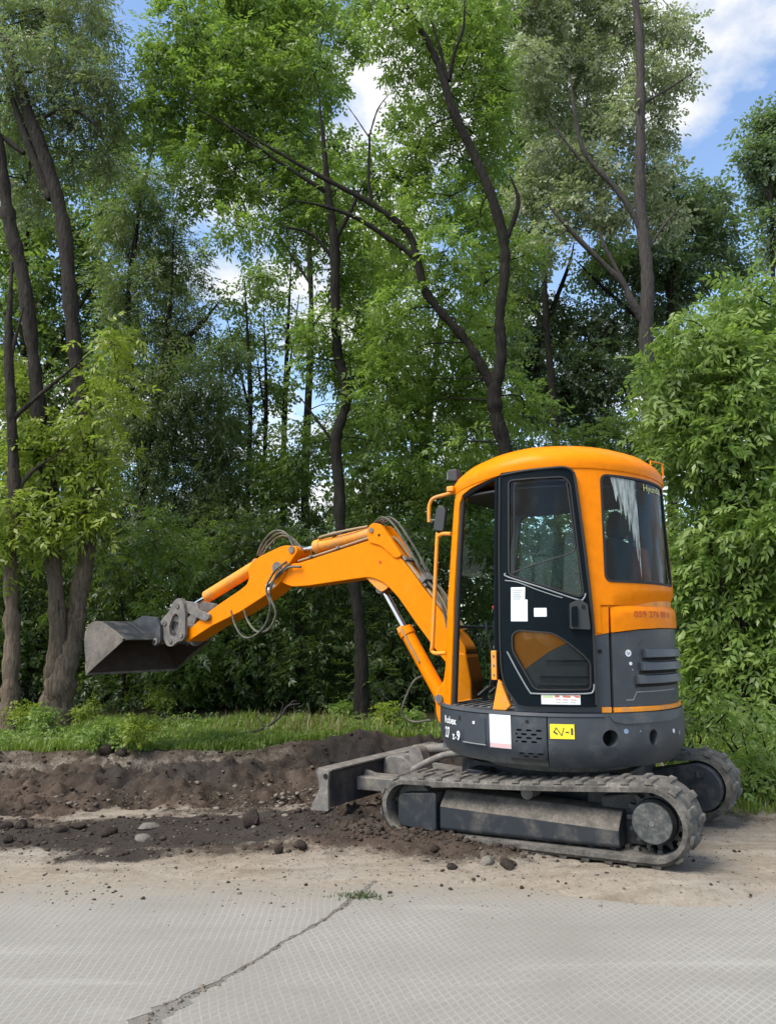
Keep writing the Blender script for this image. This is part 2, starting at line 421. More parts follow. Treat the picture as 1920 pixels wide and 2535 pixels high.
def build_excavator():
    X = empty('mini_excavator', (EXC_C[0], EXC_C[1], 0), math.pi - EXC_YAW)
    setp(X, 'orange and dark grey tracked mini excavator with raised boom, standing beside the dug soil', 'excavator')
    # ---- tracks
    cF, rF, cR, rR = Vector((.715, .178)), .137, Vector((-.762, .262)), .162
    def loop(grow, n=18):
        a, b = rF + grow, rR + grow; d = cR - cF; D = d.length
        ang0 = math.atan2(d.y, d.x); k = math.acos((a - b) / D)
        pts = []
        # front arc from upper tangent round the front to lower tangent
        s, e = ang0 - k, ang0 + k - 2 * math.pi
        for i in range(n + 1):
            t = s + (e - s) * i / n; pts.append(cF + Vector((math.cos(t), math.sin(t))) * a)
        p0 = pts[-1]; t = ang0 + k; q0 = cR + Vector((math.cos(t), math.sin(t))) * b
        for i in range(1, 24): pts.append(p0.lerp(q0, i / 24))
        s, e = ang0 + k, ang0 - k
        for i in range(n + 1):
            t = s + (e - s) * i / n; pts.append(cR + Vector((math.cos(t), math.sin(t))) * b)
        p1 = pts[-1]; q1 = pts[0]
        for i in range(1, 24):
            u = i / 24; p = p1.lerp(q1, u); p = p - Vector((0, .012 * math.sin(u * math.pi))); pts.append(p)
        return pts
    inner, outer = loop(0), loop(.044)
    lug_me = None; guide_me = None
    def resample(pts, step):
        P = pts + [pts[0]]; o = []; acc = 0
        tot = sum((P[i + 1] - P[i]).length for i in range(len(P) - 1)); n = round(tot / step); st = tot / n; want = 0
        for i in range(len(P) - 1):
            L_ = (P[i + 1] - P[i]).length
            while want <= acc + L_ + 1e-9 and len(o) < n:
                t = (want - acc) / max(L_, 1e-9); d = (P[i + 1] - P[i]).normalized(); o.append((P[i].lerp(P[i + 1], t), d)); want += st
            acc += L_
        return o
    for side in (1, -1):
        y0, y1 = side * .45, side * .752
        n = len(inner); V, F = [], []
        ys = (y0, y0 + side * .02, y1 - side * .022, y1)
        for i in range(n):
            ip, op = inner[i], outer[i]
            V += [(ip.x, ys[0], ip.y), (op.x, ys[1], op.y), (op.x, ys[2], op.y), (.45 * ip.x + .55 * op.x, ys[3], .45 * ip.y + .55 * op.y), (ip.x, ys[3], ip.y)]
        for i in range(n):
            j = (i + 1) % n
            for k in range(5): F.append((i * 5 + k, j * 5 + k, j * 5 + (k + 1) % 5, i * 5 + (k + 1) % 5))
        mb = MB(); mb.v, mb.f = V, F
        tr = mb.build('rubber_track', M['rubber'], X, smooth=35)
        if side == -1: tr['label'] = 'far rubber track, mostly hidden behind the machine'
        for k, (p, d) in enumerate(resample(outer, .062)):
            if lug_me is None:
                m1 = MB()
                v = [(-.023, -.078, -.006), (.023, -.078, -.006), (.023, .078, -.006), (-.023, .078, -.006), (-.017, -.074, .010), (.017, -.074, .010), (.017, .072, .010), (-.017, .072, .010)]
                m1.add(v, [(0, 3, 2, 1), (4, 5, 6, 7), (0, 1, 5, 4), (1, 2, 6, 5), (2, 3, 7, 6), (3, 0, 4, 7)])
                lug = m1.build('tread_lug', M['rubber'], tr); lug_me = lug.data
            else:
                lug = obj('tread_lug', lug_me, None, tr)
            nrm = Vector((-d.y, d.x)); c = (cF + cR) / 2
            if nrm.dot(p - c) < 0: nrm = -nrm
            yy = side * (.67 if k % 2 else .53)
            ang = math.atan2(nrm.x, nrm.y)
            lug.location = (p.x, yy, p.y); lug.rotation_euler = (0, ang, R(0))
        for k, (p, d) in enumerate(resample(inner, .062)):
            if guide_me is None:
                m1 = MB().prism([(-.016, -.004), (.016, -.004), (.011, .020), (-.011, .020)], -.022, .022)
                gl = m1.build('guide_lug', M['rubber'], tr); guide_me = gl.data
            else:
                gl = obj('guide_lug', guide_me, None, tr)
            nrm = Vector((-d.y, d.x)); c = (cF + cR) / 2
            if nrm.dot(c - p) < 0: nrm = -nrm
            gl.location = (p.x, side * (.625 if k % 2 else .575), p.y); gl.rotation_euler = (0, math.atan2(nrm.x, nrm.y), 0)
        # frame
        s = side
        sec = [(s * .49, .058), (s * .685, .058), (s * .70, .075), (s * .70, .200), (s * .672, .236), (s * .62, .285), (s * .49, .292)]
        fr = MB(); a = len(sec)
        v = [(.50, y, z) for y, z in sec] + [(-.585, y, z + (.05 if z < .1 else .0)) for y, z in sec]
        fr.add(v, [list(range(a)), list(range(a, 2 * a))[::-1]] + [(i, (i + 1) % a, a + (i + 1) % a, a + i) for i in range(a)])
        tf = fr.build('track_frame', M['frame'], X, bevel=.008)
        tf.data.materials.append(M['frame_top'])
        for pl in tf.data.polygons:
            if pl.normal.z > .35: pl.material_index = 1
        MB().prism(fillet([(.52, .052), (.775, .058), (.79, .09), (.79, .225), (.765, .250), (.52, .278)], .02, 3), s * .50, s * .712).build('idler_guard', M['frame'], tf, bevel=.006)
        MB().rod((-.05, s * .52, .330), (-.05, s * .66, .330), .036, n=18).build('top_roller', M['steel'], tf, smooth=40)
        for xr in (.36, .08, -.2, -.45):
            MB().rod((xr, s * .51, .072), (xr, s * .61, .072), .034, n=16).build('bottom_roller', M['steel'], tf, smooth=40)
        iw = MB().rod((cF.x, s * .57, cF.y), (cF.x, s * .63, cF.y), .130, n=28).build('idler_wheel', M['steel'], X, smooth=40)
        # sprocket with teeth
        T = 15; ring = []
        for i in range(T):
            for da, r in ((-.30, .124), (-.14, .155), (.14, .155), (.30, .124)):
                t = 2 * math.pi * (i + da) / T; ring.append((cR.x + r * math.cos(t), cR.y + r * math.sin(t)))
        sp = MB().prism(ring, s * .585, s * .625).build('sprocket', M['frame'], X, bevel=.003)
        MB().rod((cR.x, s * .625, cR.y), (cR.x, s * .66, cR.y), .116, .112, n=32).build('motor_flange', M['frame'], sp, bevel=.004, smooth=40)
        hb = MB().rod((cR.x, s * .66, cR.y), (cR.x, s * .712, cR.y), .108, .103, n=36).build('motor_hub', M['hub'], sp, bevel=.006, smooth=40)
        MB().rod((cR.x, s * .712, cR.y), (cR.x, s * .716, cR.y), .014, n=10).build('hub_plug', M['steel'], sp, smooth=40)
        # inner motor housing (seen on the far track)
        pl = [(cR.x + .150 * math.cos(R(t)), cR.y + .150 * math.sin(R(t))) for t in range(90, 281, 14)] + [(-.45, .10), (-.45, .34)]
        MB().prism(pl, s * .40, s * .56).build('motor_cover', M['frame'], X, bevel=.012)
        MB().rod((cR.x - .02, s * .385, cR.y + .085), (cR.x - .02, s * .40, cR.y + .085), .024, n=14).build('cover_plug', M['frame'], X, bevel=.003, smooth=40)
    # ---- centre frame
    uf = MB().prism(fillet([(-.52, -.30), (-.52, .30), (.42, .34), (.62, .20), (.62, -.20), (.42, -.34)], .05, 3), .20, .425, 'z').build('undercarriage_frame', M['frame'], X, bevel=.012)
    for sx in (-.42, .36):
        for s in (-1, 1):
            MB().prism([(sx - .09, .14), (sx + .09, .14), (sx + .06, .40), (sx - .06, .40)], s * .28, s * .50).build('cross_leg', M['frame'], uf, bevel=.008)
    MB().sweep([(.30, .425), (.47, .425), (.47, .50), (.30, .50)], 0, 360, 48).build('swing_bearing', M['steel'], X, smooth=40)
    # ---- dozer blade
    bl = MB().prism([(1.300, .105), (1.335, .10), (1.43, .085), (1.405, .15), (1.372, .22), (1.378, .27), (1.40, .322), (1.36, .332), (1.318, .315), (1.312, .22)], -.735, .735).build('dozer_blade', M['frame'], X, bevel=.004)
    bl.data.materials.append(M['cast'])
    for pl in bl.data.polygons:
        if pl.normal.z > .5: pl.material_index = 1
    for s in (1, -1):
        MB().prism(fillet([(1.30, .340), (1.385, .352), (1.412, .330), (1.385, .275), (1.378, .22), (1.455, .075), (1.298, .085), (1.308, .24)], .015, 3), s * .735, s * .757).build('blade_end_plate', M['cast'], bl, bevel=.003)
        MB().rod((1.325, s * .757, .305), (1.325, s * .763, .305), .017, n=14).build('hole_rim', M['dark'], bl)
    MB().prism([(1.296, .334), (1.41, .338), (1.41, .348), (1.296, .346)], -.733, .733).build('blade_top_lip', M['cast'], bl, bevel=.002)
    for s in (1, -1):
        MB().prism([(1.325, s * .42), (1.325, s * .22), (.60, s * .16), (.60, s * .30)], .165, .255, 'z').build('blade_arm', M['cast'], bl, bevel=.008)
        MB().prism([(1.315, .16), (1.315, .29), (1.20, .26), (1.12, .255), (1.12, .20)], s * .29, s * .33).build('blade_gusset', M['cast'], bl, bevel=.004)
    MB().prism(fillet([(1.315, .16), (1.315, .33), (1.25, .36), (1.14, .36), (1.02, .27), (.80, .26), (.80, .18)], .03, 3), -.09, .09).build('blade_bracket', M['cast'], bl, bevel=.01)
    MB().prism(fillet([(.98, .22), (1.03, .43), (.98, .46), (.93, .44), (.86, .24)], .02, 3), .10, .20).build('blade_lug', M['cast'], bl, bevel=.008)
    MB().tube([(1.10, .0, .40), (.86, .0, .43), (.60, .02, .45)], .034, n=14, sub=1).build('blade_cylinder', M['cast'], bl, smooth=40)
    MB().tube([(.98, .22, .30), (.82, .26, .38), (.66, .30, .44), (.50, .30, .46)], .022, n=10).build('blade_hose', M['steel'], bl, smooth=40)
    # ---- house skirt: left cover, counterweight, right cover
    sk = cyl_map(skR)
    slots = []
    for r_, z in enumerate((.694, .672, .652, .631)):
        for k in range(3):
            a = 94.6 + k * 4.2 + (2.1 if r_ % 2 else 0)
            if a > 104: continue
            slots.append(rect(a - 1.15, a + 1.15, z - .0055, z + .0055, .004))
        if r_ % 2: slots.append(rect(93.1, 93.9, z - .005, z + .005)); 
    for r_, z in enumerate((.566, .548)):
        for k in range(3):
            a = 95.3 + k * 4.0 + (1.8 if r_ else 0)
            if a > 104.2: continue
            slots.append(rect(a - 1.1, a + 1.1, z - .0045, z + .0045, .003))
    lc = sheet('side_cover', rect(37, 106.2, .495, .768), slots, sk, .03, M['grey'], X, step=(.045, .05))
    MB().sweep([(.735, .52), (.745, .52), (.745, .74), (.735, .74)], 90, 106).build('vent_backing', M['dark'], lc)
    MB().sweep([(.60, .768), (.772, .768), (.781, .775), (.776, .792), (.60, .792)], 37, 130).build('step_sill', M['grey_low'], lc, smooth=30)
    sheet('access_door', rect(66.0, 78.7, .600, .748, .008), [], cyl_map(skR, .004), .006, M['grey'], lc, step=(.04, .1))
    MB().sweep([(.781, .592), (.786, .592), (.786, .598), (.781, .598)], 65.4, 79.0).build('access_door_lip', M['trim'], lc)
    sheet('door_lock', rect(71.6, 72.8, .705, .722, .006), [], cyl_map(skR, .007), .004, M['white'], lc)
    sheet('vent_plate_mark', [(98.2 * KA + .010 * math.cos(t), .742 + .010 * math.sin(t)) for t in np.linspace(0, 6.28, 12)[:-1]], [], cyl_map(skR, .002), .003, M['dark'], lc)
    sheet('cable_hole', [(62.2 * KA + .009 * math.cos(t), .728 + .016 * math.sin(t)) for t in np.linspace(0, 6.28, 12)[:-1]], [], cyl_map(skR, .002), .003, M['dark'], lc)
    cwh = [[(132.4 * KA + .046 * math.cos(t), .658 + .046 * math.sin(t)) for t in np.linspace(0, 2 * math.pi, 25)[:-1]],
           [(153.9 * KA + .034 * math.cos(t), .652 + .044 * math.sin(t)) for t in np.linspace(0, 2 * math.pi, 25)[:-1]]]
    cwR = lambda z: skR(z) + .003 if z < .745 else skR(z) + .003 - (z - .745) * .18
    cw = sheet('counterweight', rect(106.7, 253.5, .490, .790), cwh, cyl_map(cwR), .09, M['grey_low'], X, step=(.045, .05))
    MB().sweep([(.60, .785), (.765, .785), (.765, .792), (.60, .792)], 106.7, 253.5).build('counterweight_top', M['grey_low'], cw)
    MB().sweep([(.655, .59), (.668, .59), (.668, .73), (.655, .73)], 126, 139).build('recess_floor', M['dark'], cw)
    MB().sweep([(.690, .59), (.70, .59), (.70, .72), (.690, .72)], 149, 159).build('recess_floor', M['grey_low'], cw)
    sheet('weight_shoulder', dg([(134, .748), (139, .735), (166, .737), (176, .748), (176, .782), (132, .782)]), [], cyl_map(cwR, .006), .008, M['grey_low'], cw, step=(.05, .05))
    for a, z, rr, mm in ((139.4, .694, .014, 'blueink'), (168.8, .672, .013, 'white'), (175, .655, .012, 'trim'), (146.5, .69, .005, 'trim')):
        sheet('round_decal', [(a * KA + rr * math.cos(t), z + rr * math.sin(t)) for t in np.linspace(0, 2 * math.pi, 15)[:-1]], [], cyl_map(cwR, .003), .002, M[mm], cw)
    sheet('side_cover', rect(254, 322, .495, .768), [], sk, .03, M['grey'], X, step=(.06, .09))
    MB().prism([(a_ * math.cos(R(t)), a_ * math.sin(R(t))) for a_, t in [(.70, q) for q in range(38, 323, 6)]], .50, .52, 'z').build('base_plate', M['grey_low'], X)
    MB().box((.59, 0, .64), (.03, .92, .26)).build('front_plate', M['grey'], X, bevel=.004)
    # decals on the skirt
    st = cyl_map(skR, .0035)
    q = sheet('white_sticker', rect(80.9, 91.0, .585, .772), [], st, .002, M['white'], lc); q['label'] = 'white square sticker with pink strip on the side cover'
    sheet('pink_strip', rect(81.1, 90.8, .588, .612), [], cyl_map(skR, .0042), .0005, M['pink'], lc)
    y = sheet('warning_sticker', rect(107.6, 117.4, .655, .735), [], cyl_map(skR, .0065), .002, M['yellow'], cw); y['label'] = 'yellow warning sticker with pictogram'
    sy = cyl_map(skR, .0074)
    def stroke(p, w_, nm, mm, par, mp):
        for i in range(len(p) - 1):
            a, b = Vector((p[i][0] * KA, p[i][1])), Vector((p[i + 1][0] * KA, p[i + 1][1])); d = (b - a).normalized(); e = Vector((-d.y, d.x)) * w_
            sheet(nm, [tuple(a - e), tuple(b - e), tuple(b + e), tuple(a + e)], [], mp, .0005, M[mm], par)
    stroke([(109.2, .690), (110.1, .716), (112.3, .672), (113.2, .716)], .0022, 'pictogram_line', 'ink', y, sy)
    stroke([(109.0, .694), (110.6, .680)], .004, 'pictogram_line', 'ink', y, sy)
    stroke([(113.8, .692), (115.2, .692)], .003, 'pictogram_line', 'ink', y, sy)
    stroke([(116.4, .678), (116.4, .714)], .005, 'pictogram_figure', 'ink', y, sy)
    def on(a0, z0, mapf): return lambda u, v: mapf(a0 * KA + u, z0 + v, 0)
    text_mesh('27', .088, on(48.2, .598, st), M['white'], 'model_number', lc, .0022, .74)
    text_mesh('z', .062, on(56.2, .596, st), M['white'], 'model_number', lc, .002, .9)
    text_mesh('-', .062, on(58.6, .594, st), M['white'], 'model_number', lc, .001, .6)
    text_mesh('9', .078, on(60.0, .596, st), M['white'], 'model_number', lc, .0022, .86)
    text_mesh('Robex', .060, on(47.6, .684, st), M['white'], 'series_name', lc, .0015, .98)
    # ---- engine body: side panel, hood, rear panel, louvres
    bR = lambda z: .748
    bm_ = cyl_map(bR)
    sp = sheet('side_panel', dg([(92, .795), (134.2, .795), (134.6, 1.238), (128, 1.222), (118, 1.196), (108, 1.13), (99, 1.045), (92, .96)]), [], bm_, .02, M['grey'], X, step=(.05, .08))
    so_ = sheet('side_panel_cap', dg([(92, .962), (99, 1.047), (108, 1.132), (118, 1.198), (128, 1.224), (134.6, 1.240), (135, 1.392), (92, 1.30)]), [], cyl_map(bR, .004), .02, M['orange'], X, step=(.05, .08))
    for z, a0 in ((1.075, 107), (.985, 104), (.935, 103)):
        MB().sweep([(.748, z - .022), (.758, z - .022), (.764, z), (.748, z + .012)], a0, 126).build('panel_rib', M['grey'], sp, smooth=30)
    MB().sweep([(.744, .792), (.757, .796), (.757, .822), (.744, .826)], 129.8, 134.2).build('orange_strip', M['orange_worn'], sp, smooth=30)
    for a, z, rr in ((129.9, 1.275, .011), (130.2, 1.135, .012)):
        sheet('panel_hole', [(a * KA + rr * math.cos(t), z + rr * math.sin(t)) for t in np.linspace(0, 2 * math.pi, 13)[:-1]], [], cyl_map(bR, .006), .003, M['dark'], sp)
    MB().sweep([(.70, .795), (.738, .795), (.738, 1.385), (.70, 1.385)], 132, 138).build('panel_seam', M['dark'], sp)
    rp = sheet('rear_panel', dg([(135.4, .824), (235, .824), (235, 1.252), (200, 1.262), (165, 1.262), (150, 1.255), (135.9, 1.236)]), [], cyl_map(bR, .005), .02, M['grey'], X, step=(.05, .08))
    MB().sweep([(.744, .792), (.762, .797), (.762, .820), (.744, .824)], 135.4, 235).build('orange_strip', M['orange_worn'], rp, smooth=30)
    hd_out = dg([(135.9, 1.242), (150, 1.261), (165, 1.268), (200, 1.268), (235, 1.258), (235, 1.395), (135.9, 1.395)])
    hoodR = lambda z: .762 if z < 1.365 else .762 - ((z - 1.365) / .03) ** 2 * .020
    hd = sheet('engine_hood', hd_out, [], cyl_map(hoodR), .02, M['orange'], X, step=(.05, .03))
    MB().sweep([(.30, 1.385), (.742, 1.385), (.742, 1.396), (.30, 1.396)], 92, 235).build('hood_top', M['orange'], hd, smooth=30)
    text_mesh('059 276 80 6', .050, on(147.2, 1.330, cyl_map(hoodR, .0012)), M['brownink'], 'phone_number', hd, .0012, 1.34)
    # louvres in a shallow recess
    fr_ = dg([(150.5, 1.162), (153, 1.184), (183, 1.184), (183, .952), (146.2, .952), (147, .985)])
    for i, (z, a0) in enumerate(((1.122, 152.2), (1.049, 150.0), (.975, 147.4))):
        mb = MB().sweep([(.752, z - .026), (.786, z - .024), (.778, z + .022), (.752, z + .026)], a0, 184, 16)
        mb.build('louvre', M['grey'], rp, bevel=.003)
        MB().sweep([(.752, z - .044), (.7565, z - .044), (.7565, z - .026), (.752, z - .026)], a0 - .8, 184, 16).build('louvre_gap', M['dark'], rp)
    stroke([(141.5, .862), (145.2, .862), (147.2, .905), (178, .905)], .003, 'panel_crease', 'trim', rp, cyl_map(bR, .0065))
    stroke([(149.3, 1.166), (152, 1.196), (178, 1.196)], .003, 'panel_crease', 'grey', rp, cyl_map(bR, .0075))
    for a, z, rr, mm in ((143.7, 1.124, .020, 'white'), (144.7, 1.065, .010, 'white'), (145.6, 1.03, .005, 'trim')):
        sheet('round_decal', [(a * KA + rr * math.cos(t), z + rr * math.sin(t)) for t in np.linspace(0, 2 * math.pi, 17)[:-1]], [], cyl_map(bR, .007), .002, M[mm], rp)
    stroke([(142.9, 1.132), (143.7, 1.115), (144.4, 1.13)], .004, 'decal_mark', 'blueink', rp, cyl_map(bR, .0076))
    # right hand body and fuel tank side, closing the machine on the far side
    sheet('right_panel', rect(235.5, 318, .795, 1.20, .03), [], bm_, .02, M['grey'], X, step=(.07, .1))
    MB().prism([(.74 * math.cos(R(t)), .74 * math.sin(R(t))) for t in range(236, 319, 6)] + [(.55, -.30), (-.42, -.30)], 1.18, 1.205, 'z').build('right_hood', M['orange'], X, bevel=.01)

    # ---- cab
    shell_out = dg([(41.0, .790), (50.5, .790), (54.6, 1.25), (57.0, 1.70), (59.0, 2.06), (61.5, 2.112), (68, 2.142), (78, 2.170), (91.6, 2.204), (105, 2.216),
                    (118.6, 2.214), (121.8, 2.196), (123.2, 2.15), (126.2, 1.70), (128.3, 1.24), (131, 1.24), (131, 1.398), (236, 1.398), (236, 2.215), (150, 2.235), (110, 2.245), (85, 2.225), (66, 2.185), (56.5, 2.160),
                    (54.0, 2.09), (52.6, 1.93), (50.0, 1.54), (45.9, 1.154)])
    rw = fillet(dg([(134.6, 2.176), (186, 2.160), (186, 1.520), (133.6, 1.530)]), .05, 5)
    cr_ = cyl_map(cabR)
    def shell_map(s_, z, d):
        a = math.degrees(s_ / .75); k = .030 * max(0., math.sin(math.pi * min(1, max(0, (a - 138) / 84.)))) ** .5
        t = max(0., 1 - (z - 1.398) / (.02 + 1.9 * k)) if k > 0 else 0.
        r = cabR(z) + d - k * 1.1 * min(1., t) ** .7; a = s_ / .75
        return (r * math.cos(a), r * math.sin(a), z)
    cs = sheet('cab_shell', shell_out, [rw], shell_map, .05, M['orange'], X, step=(.035, .03))
    # dark skin inside of the shell and rubber seals
    def seal(poly, w_, off, par, nm='window_seal', m_='rubber_trim', mp=None):
        P = [Vector(p) for p in poly]; n = len(P); c = sum(P, Vector((0, 0))) / n; inn = []
        for i in range(n):
            d = (P[(i + 1) % n] - P[i - 1]).normalized(); e = Vector((-d.y, d.x))
            if e.dot(c - P[i]) < 0: e = -e
            inn.append(tuple(P[i] + e * w_))
        return sheet(nm, [tuple(p) for p in P], [inn], mp or cyl_map(cabR, off), .02, M[m_], par, step=(.05, .08)), inn
    s1, inn = seal(rw, .014, .004, cs)
    rg = sheet('rear_window', inn, [], cyl_map(cabR, -.004), 0, M['glass'], cs, step=(.05, .09))
    text_mesh('Hyundai', .058, on(160.5, 2.098, cyl_map(cabR, .0006)), M['yellow_paint'], 'window_lettering', cs, .001, 1.25)
    film = dg([(140.0, 2.160), (155.2, 2.150), (155.0, 1.95), (154.7, 1.76), (154.0, 1.56), (153.4, 1.70), (152.6, 1.66), (152.0, 1.84), (151.0, 1.74), (150.2, 1.93), (149.0, 1.83), (148.2, 1.98), (147.2, 1.90), (146.0, 2.02), (144.8, 1.93), (143.6, 2.06), (142.4, 2.01), (141.2, 2.10)])
    sheet('peeling_film', film, [], cyl_map(cabR, -.0015), .0008, M['film'], cs, step=(.04, .05))
    inner = MB().sweep([(.695, 1.42), (.70, 1.42), (.70, 1.50), (.695, 1.50)], 131, 236).build('inner_lining', M['plastic'], cs)
    # recessed dark orange shadow gap between cab and hood
    MB().sweep([(.60, 1.396), (.735, 1.396), (.735, 1.43), (.60, 1.43)], 131, 236).build('cab_foot', M['orange_worn'], cs, smooth=30)
    # roof : outline of the cab, crowned
    plan = []
    for a in range(54, 237, 4):
        z = 2.225 + .012 * math.sin(R(a - 54)); rr = cabR(2.2) + .006
        zz_ = 2.158 + .080 * min(1, max(0, (a - 54) / 44.)) ** .8 - .030 * min(1, max(0, (a - 130) / 60.))
        plan.append((rr * math.cos(R(a)), rr * math.sin(R(a)), zz_))
    e0, e1 = plan[-1], plan[0]
    for t in (.2, .4, .6, .8): plan.append((e0[0] + (.40 - e0[0]) * t, -.30 - .05 * (1 - t), e0[2] + (2.145 - e0[2]) * t))
    plan.append((.40, -.29, 2.145))
    for t in (.25, .5, .75): plan.append((.40 + (e1[0] - .40) * t + .03 * math.sin(t * math.pi), -.29 + (e1[1] + .29) * t, 2.145 + (e1[2] - 2.145) * t))
    cx, cy = -.10, .18
    rings = [(1.0, -.030), (1.008, .0), (1.0, .030), (.96, .066), (.86, .108), (.70, .142), (.45, .166), (.2, .176)]
    V, F = [], []; n = len(plan); zc = 2.235
    for k, dz in rings:
        q = min(1, max(0, (1 - k) / .5))
        for (x, y_, z) in plan: V.append((cx + (x - cx) * k, cy + (y_ - cy) * k, z * (1 - q) + (zc if q else z) * q + dz))
    for i in range(len(rings) - 1):
        for j in range(n): F.append((i * n + j, i * n + (j + 1) % n, (i + 1) * n + (j + 1) % n, (i + 1) * n + j))
    V.append((cx, cy, zc + .178)); F += [((len(rings) - 1) * n + j, (len(rings) - 1) * n + (j + 1) % n, len(V) - 1) for j in range(n)]
    F.append(list(range(n))[::-1])
    mb = MB(); mb.v, mb.f = V, F
    rf = mb.build('cab_roof', M['orange'], X, smooth=50)
    MB().prism([(cx + (x - cx) * .93, cy + (y_ - cy) * .93) for x, y_, z in plan], 2.10, 2.112, 'z').build('headliner', M['plastic'], rf)
    MB().tube([(-.66, -.06, 2.285), (-.66, -.08, 2.345), (-.70, -.22, 2.35), (-.70, -.225, 2.25)], .005, n=6, sub=1).build('aerial_bracket', M['orange'], rf, smooth=40)
    MB().rod((-.05, .30, 2.40), (-.05, .30, 2.412), .012, n=12).build('roof_plug', M['orange'], rf, smooth=40)
    # inner black edge of the door opening (left pillar)
    seal_pts = [(50.5, .795), (54.6, 1.25), (57.0, 1.70), (59.0, 2.06), (62.0, 2.112), (78, 2.170), (91, 2.203)]
    MB().tube([cr_(a * KA, z, -.028) for a, z in seal_pts], .020, n=8, sub=4).build('door_seal', M['rubber_trim'], cs, smooth=50)
    # front frame, glass and right wall
    fl = cr_(44 * KA, .80, -.05); fu = cr_(54 * KA, 2.13, -.05)
    MB().tube([(.60, -.26, .80), (.50, -.27, 1.5), (.40, -.27, 2.14)], .028, n=8, sub=2).build('front_right_pillar', M['plastic'], cs)
    MB().tube([fu, (.42, .1, 2.14), (.40, -.27, 2.14)], .025, n=8, sub=2).build('front_header', M['plastic'], cs)
    mb = MB(); mb.add([fl, (.60, -.26, .80), (.40, -.27, 2.14), fu], [(0, 1, 2, 3)])
    mb.build('windscreen', M['glass'], cs)
    MB().tube([(.56, .46, 1.28), (.56, -.26, 1.28)], .012, n=6, sub=1).build('windscreen_bar', M['plastic'], cs)
    wall = [(-.62, .80), (.58, .80), (.38, 2.16), (-.62, 2.16)]; wh = [(-.44, 1.27), (.46, 1.27), (.335, 2.08), (-.44, 2.08)]
    sheet('right_wall', wall, [fillet(wh, .05)], lambda s, z, d: (s, -.29 - d, z), .03, M['plastic'], cs, step=(.3, .3))
    sheet('right_window', fillet(wh, .05), [], lambda s, z, d: (s, -.303 - d, z), 0, M['glass'], cs, step=(.5, .5))
    # floor, pedals, levers, seat
    fo = MB().prism([(.55, -.27), (.55, .46), (.40, .62), (.2, .70), (-.05, .73), (-.1, -.27)], .770, .790, 'z').build('cab_floor', M['floor_mat'], X)
    for i in range(7):
        x = .50 - i * .06
        MB().box((x, .16 if x > .45 else .2, .794), (.022, .64 if x > .45 else .82, .008)).build('floor_rib', M['floor_mat'], fo)
    for yy in (.05, .20):
        MB().box((.42, yy, .86), (.10, .09, .012), Matrix.Rotation(R(38), 3, 'Y')).build('pedal', M['steel'], fo, bevel=.003)
        MB().tube([(.44, yy, .80), (.42, yy, .86)], .01, sub=1).build('pedal_stem', M['plastic'], fo)
    for yy, tx in ((.08, .16), (.20, .17)):
        MB().tube([(.42, yy, .80), (.36, yy, 1.02), (.40, yy, 1.24)], .008, n=8).build('travel_lever', M['plastic'], fo, smooth=40)
        MB().rod((.40, yy, 1.24), (.405, yy, 1.32), .014, n=10).build('lever_grip', M['plastic'], fo, smooth=40)
    for a_ in ((.36, .10, .12, -.10), (.30, .12, .05, .05), (.44, .0, .14, -.12)):
        MB().tube([(a_[0], .02 + a_[1], 1.15), (a_[0] - .06, .05 + a_[1], 1.02), (a_[0] - .16, a_[2], .92), (a_[0] - .18, a_[2], .80)], .006, n=6).build('cab_cable', M['trim'], fo, smooth=40)
    MB().box((.24, .02, .88), (.16, .24, .12), Matrix.Rotation(R(-12), 3, 'Y')).build('foot_heater', M['steel'], fo, bevel=.02)
    st_ = MB().prism(fillet([(-.54, .80), (.02, .80), (-.02, 1.02), (-.12, 1.10), (-.54, 1.12)], .05, 4), -.22, .34).build('seat_base', M['plastic'], X, bevel=.02)
    MB().prism(fillet([(-.50, 1.12), (-.02, 1.10), (.0, 1.18), (-.06, 1.23), (-.48, 1.20)], .04, 4), -.08, .40).build('seat_cushion', M['seat'], st_, bevel=.03)
    MB().prism(fillet([(-.46, 1.18), (-.34, 1.20), (-.44, 1.78), (-.52, 1.82), (-.58, 1.76)], .04, 4), -.06, .38).build('seat_backrest', M['seat'], st_, bevel=.04)
    MB().prism(fillet([(-.52, 1.83), (-.45, 1.82), (-.48, 1.98), (-.55, 1.98)], .03, 4), .04, .28).build('headrest', M['seat'], st_, bevel=.02)
    MB().prism(fillet([(-.66, 1.47), (-.55, 1.46), (-.55, 1.76), (-.64, 1.77)], .05, 4), .0, .17).build('seat_cover', M['seat_red'], st_, bevel=.03)
    for s, yy in ((1, .46), (-1, -.14)):
        MB().box((-.22, yy, 1.22), (.42, .09, .12)).build('arm_console', M['plastic'], st_, bevel=.02)
        MB().tube([(-.06, yy, 1.27), (-.03, yy, 1.36), (.0, yy, 1.44)], [.012, .012, .018], n=8).build('joystick', M['plastic'], st_, smooth=40)
    MB().tube([(.06, .44, 1.12), (.14, .44, 1.24), (.21, .44, 1.36)], .007, n=8, sub=1).build('safety_lever', M['steel'], st_, smooth=40)
    MB().tube([(.195, .44, 1.33), (.235, .44, 1.41)], .015, n=10, sub=1).build('safety_lever_knob', M['red'], st_, smooth=40)
    # orange hinge plate and foot of the door post
    MB().box((.10, .73, 1.05), (.035, .03, .17)).build('hinge_plate', M['orange_worn'], cs, bevel=.004)
    for dz in (-.055, 0, .055):
        MB().rod((.10, .745, 1.05 + dz), (.10, .75, 1.05 + dz), .006, n=8).build('bolt', M['steel'], cs)
    MB().prism([(.115, .793), (.03, .793), (.0, .82), (.055, .95), (.075, .97)], .715, .745).build('post_foot', M['orange_worn'], cs, bevel=.006)
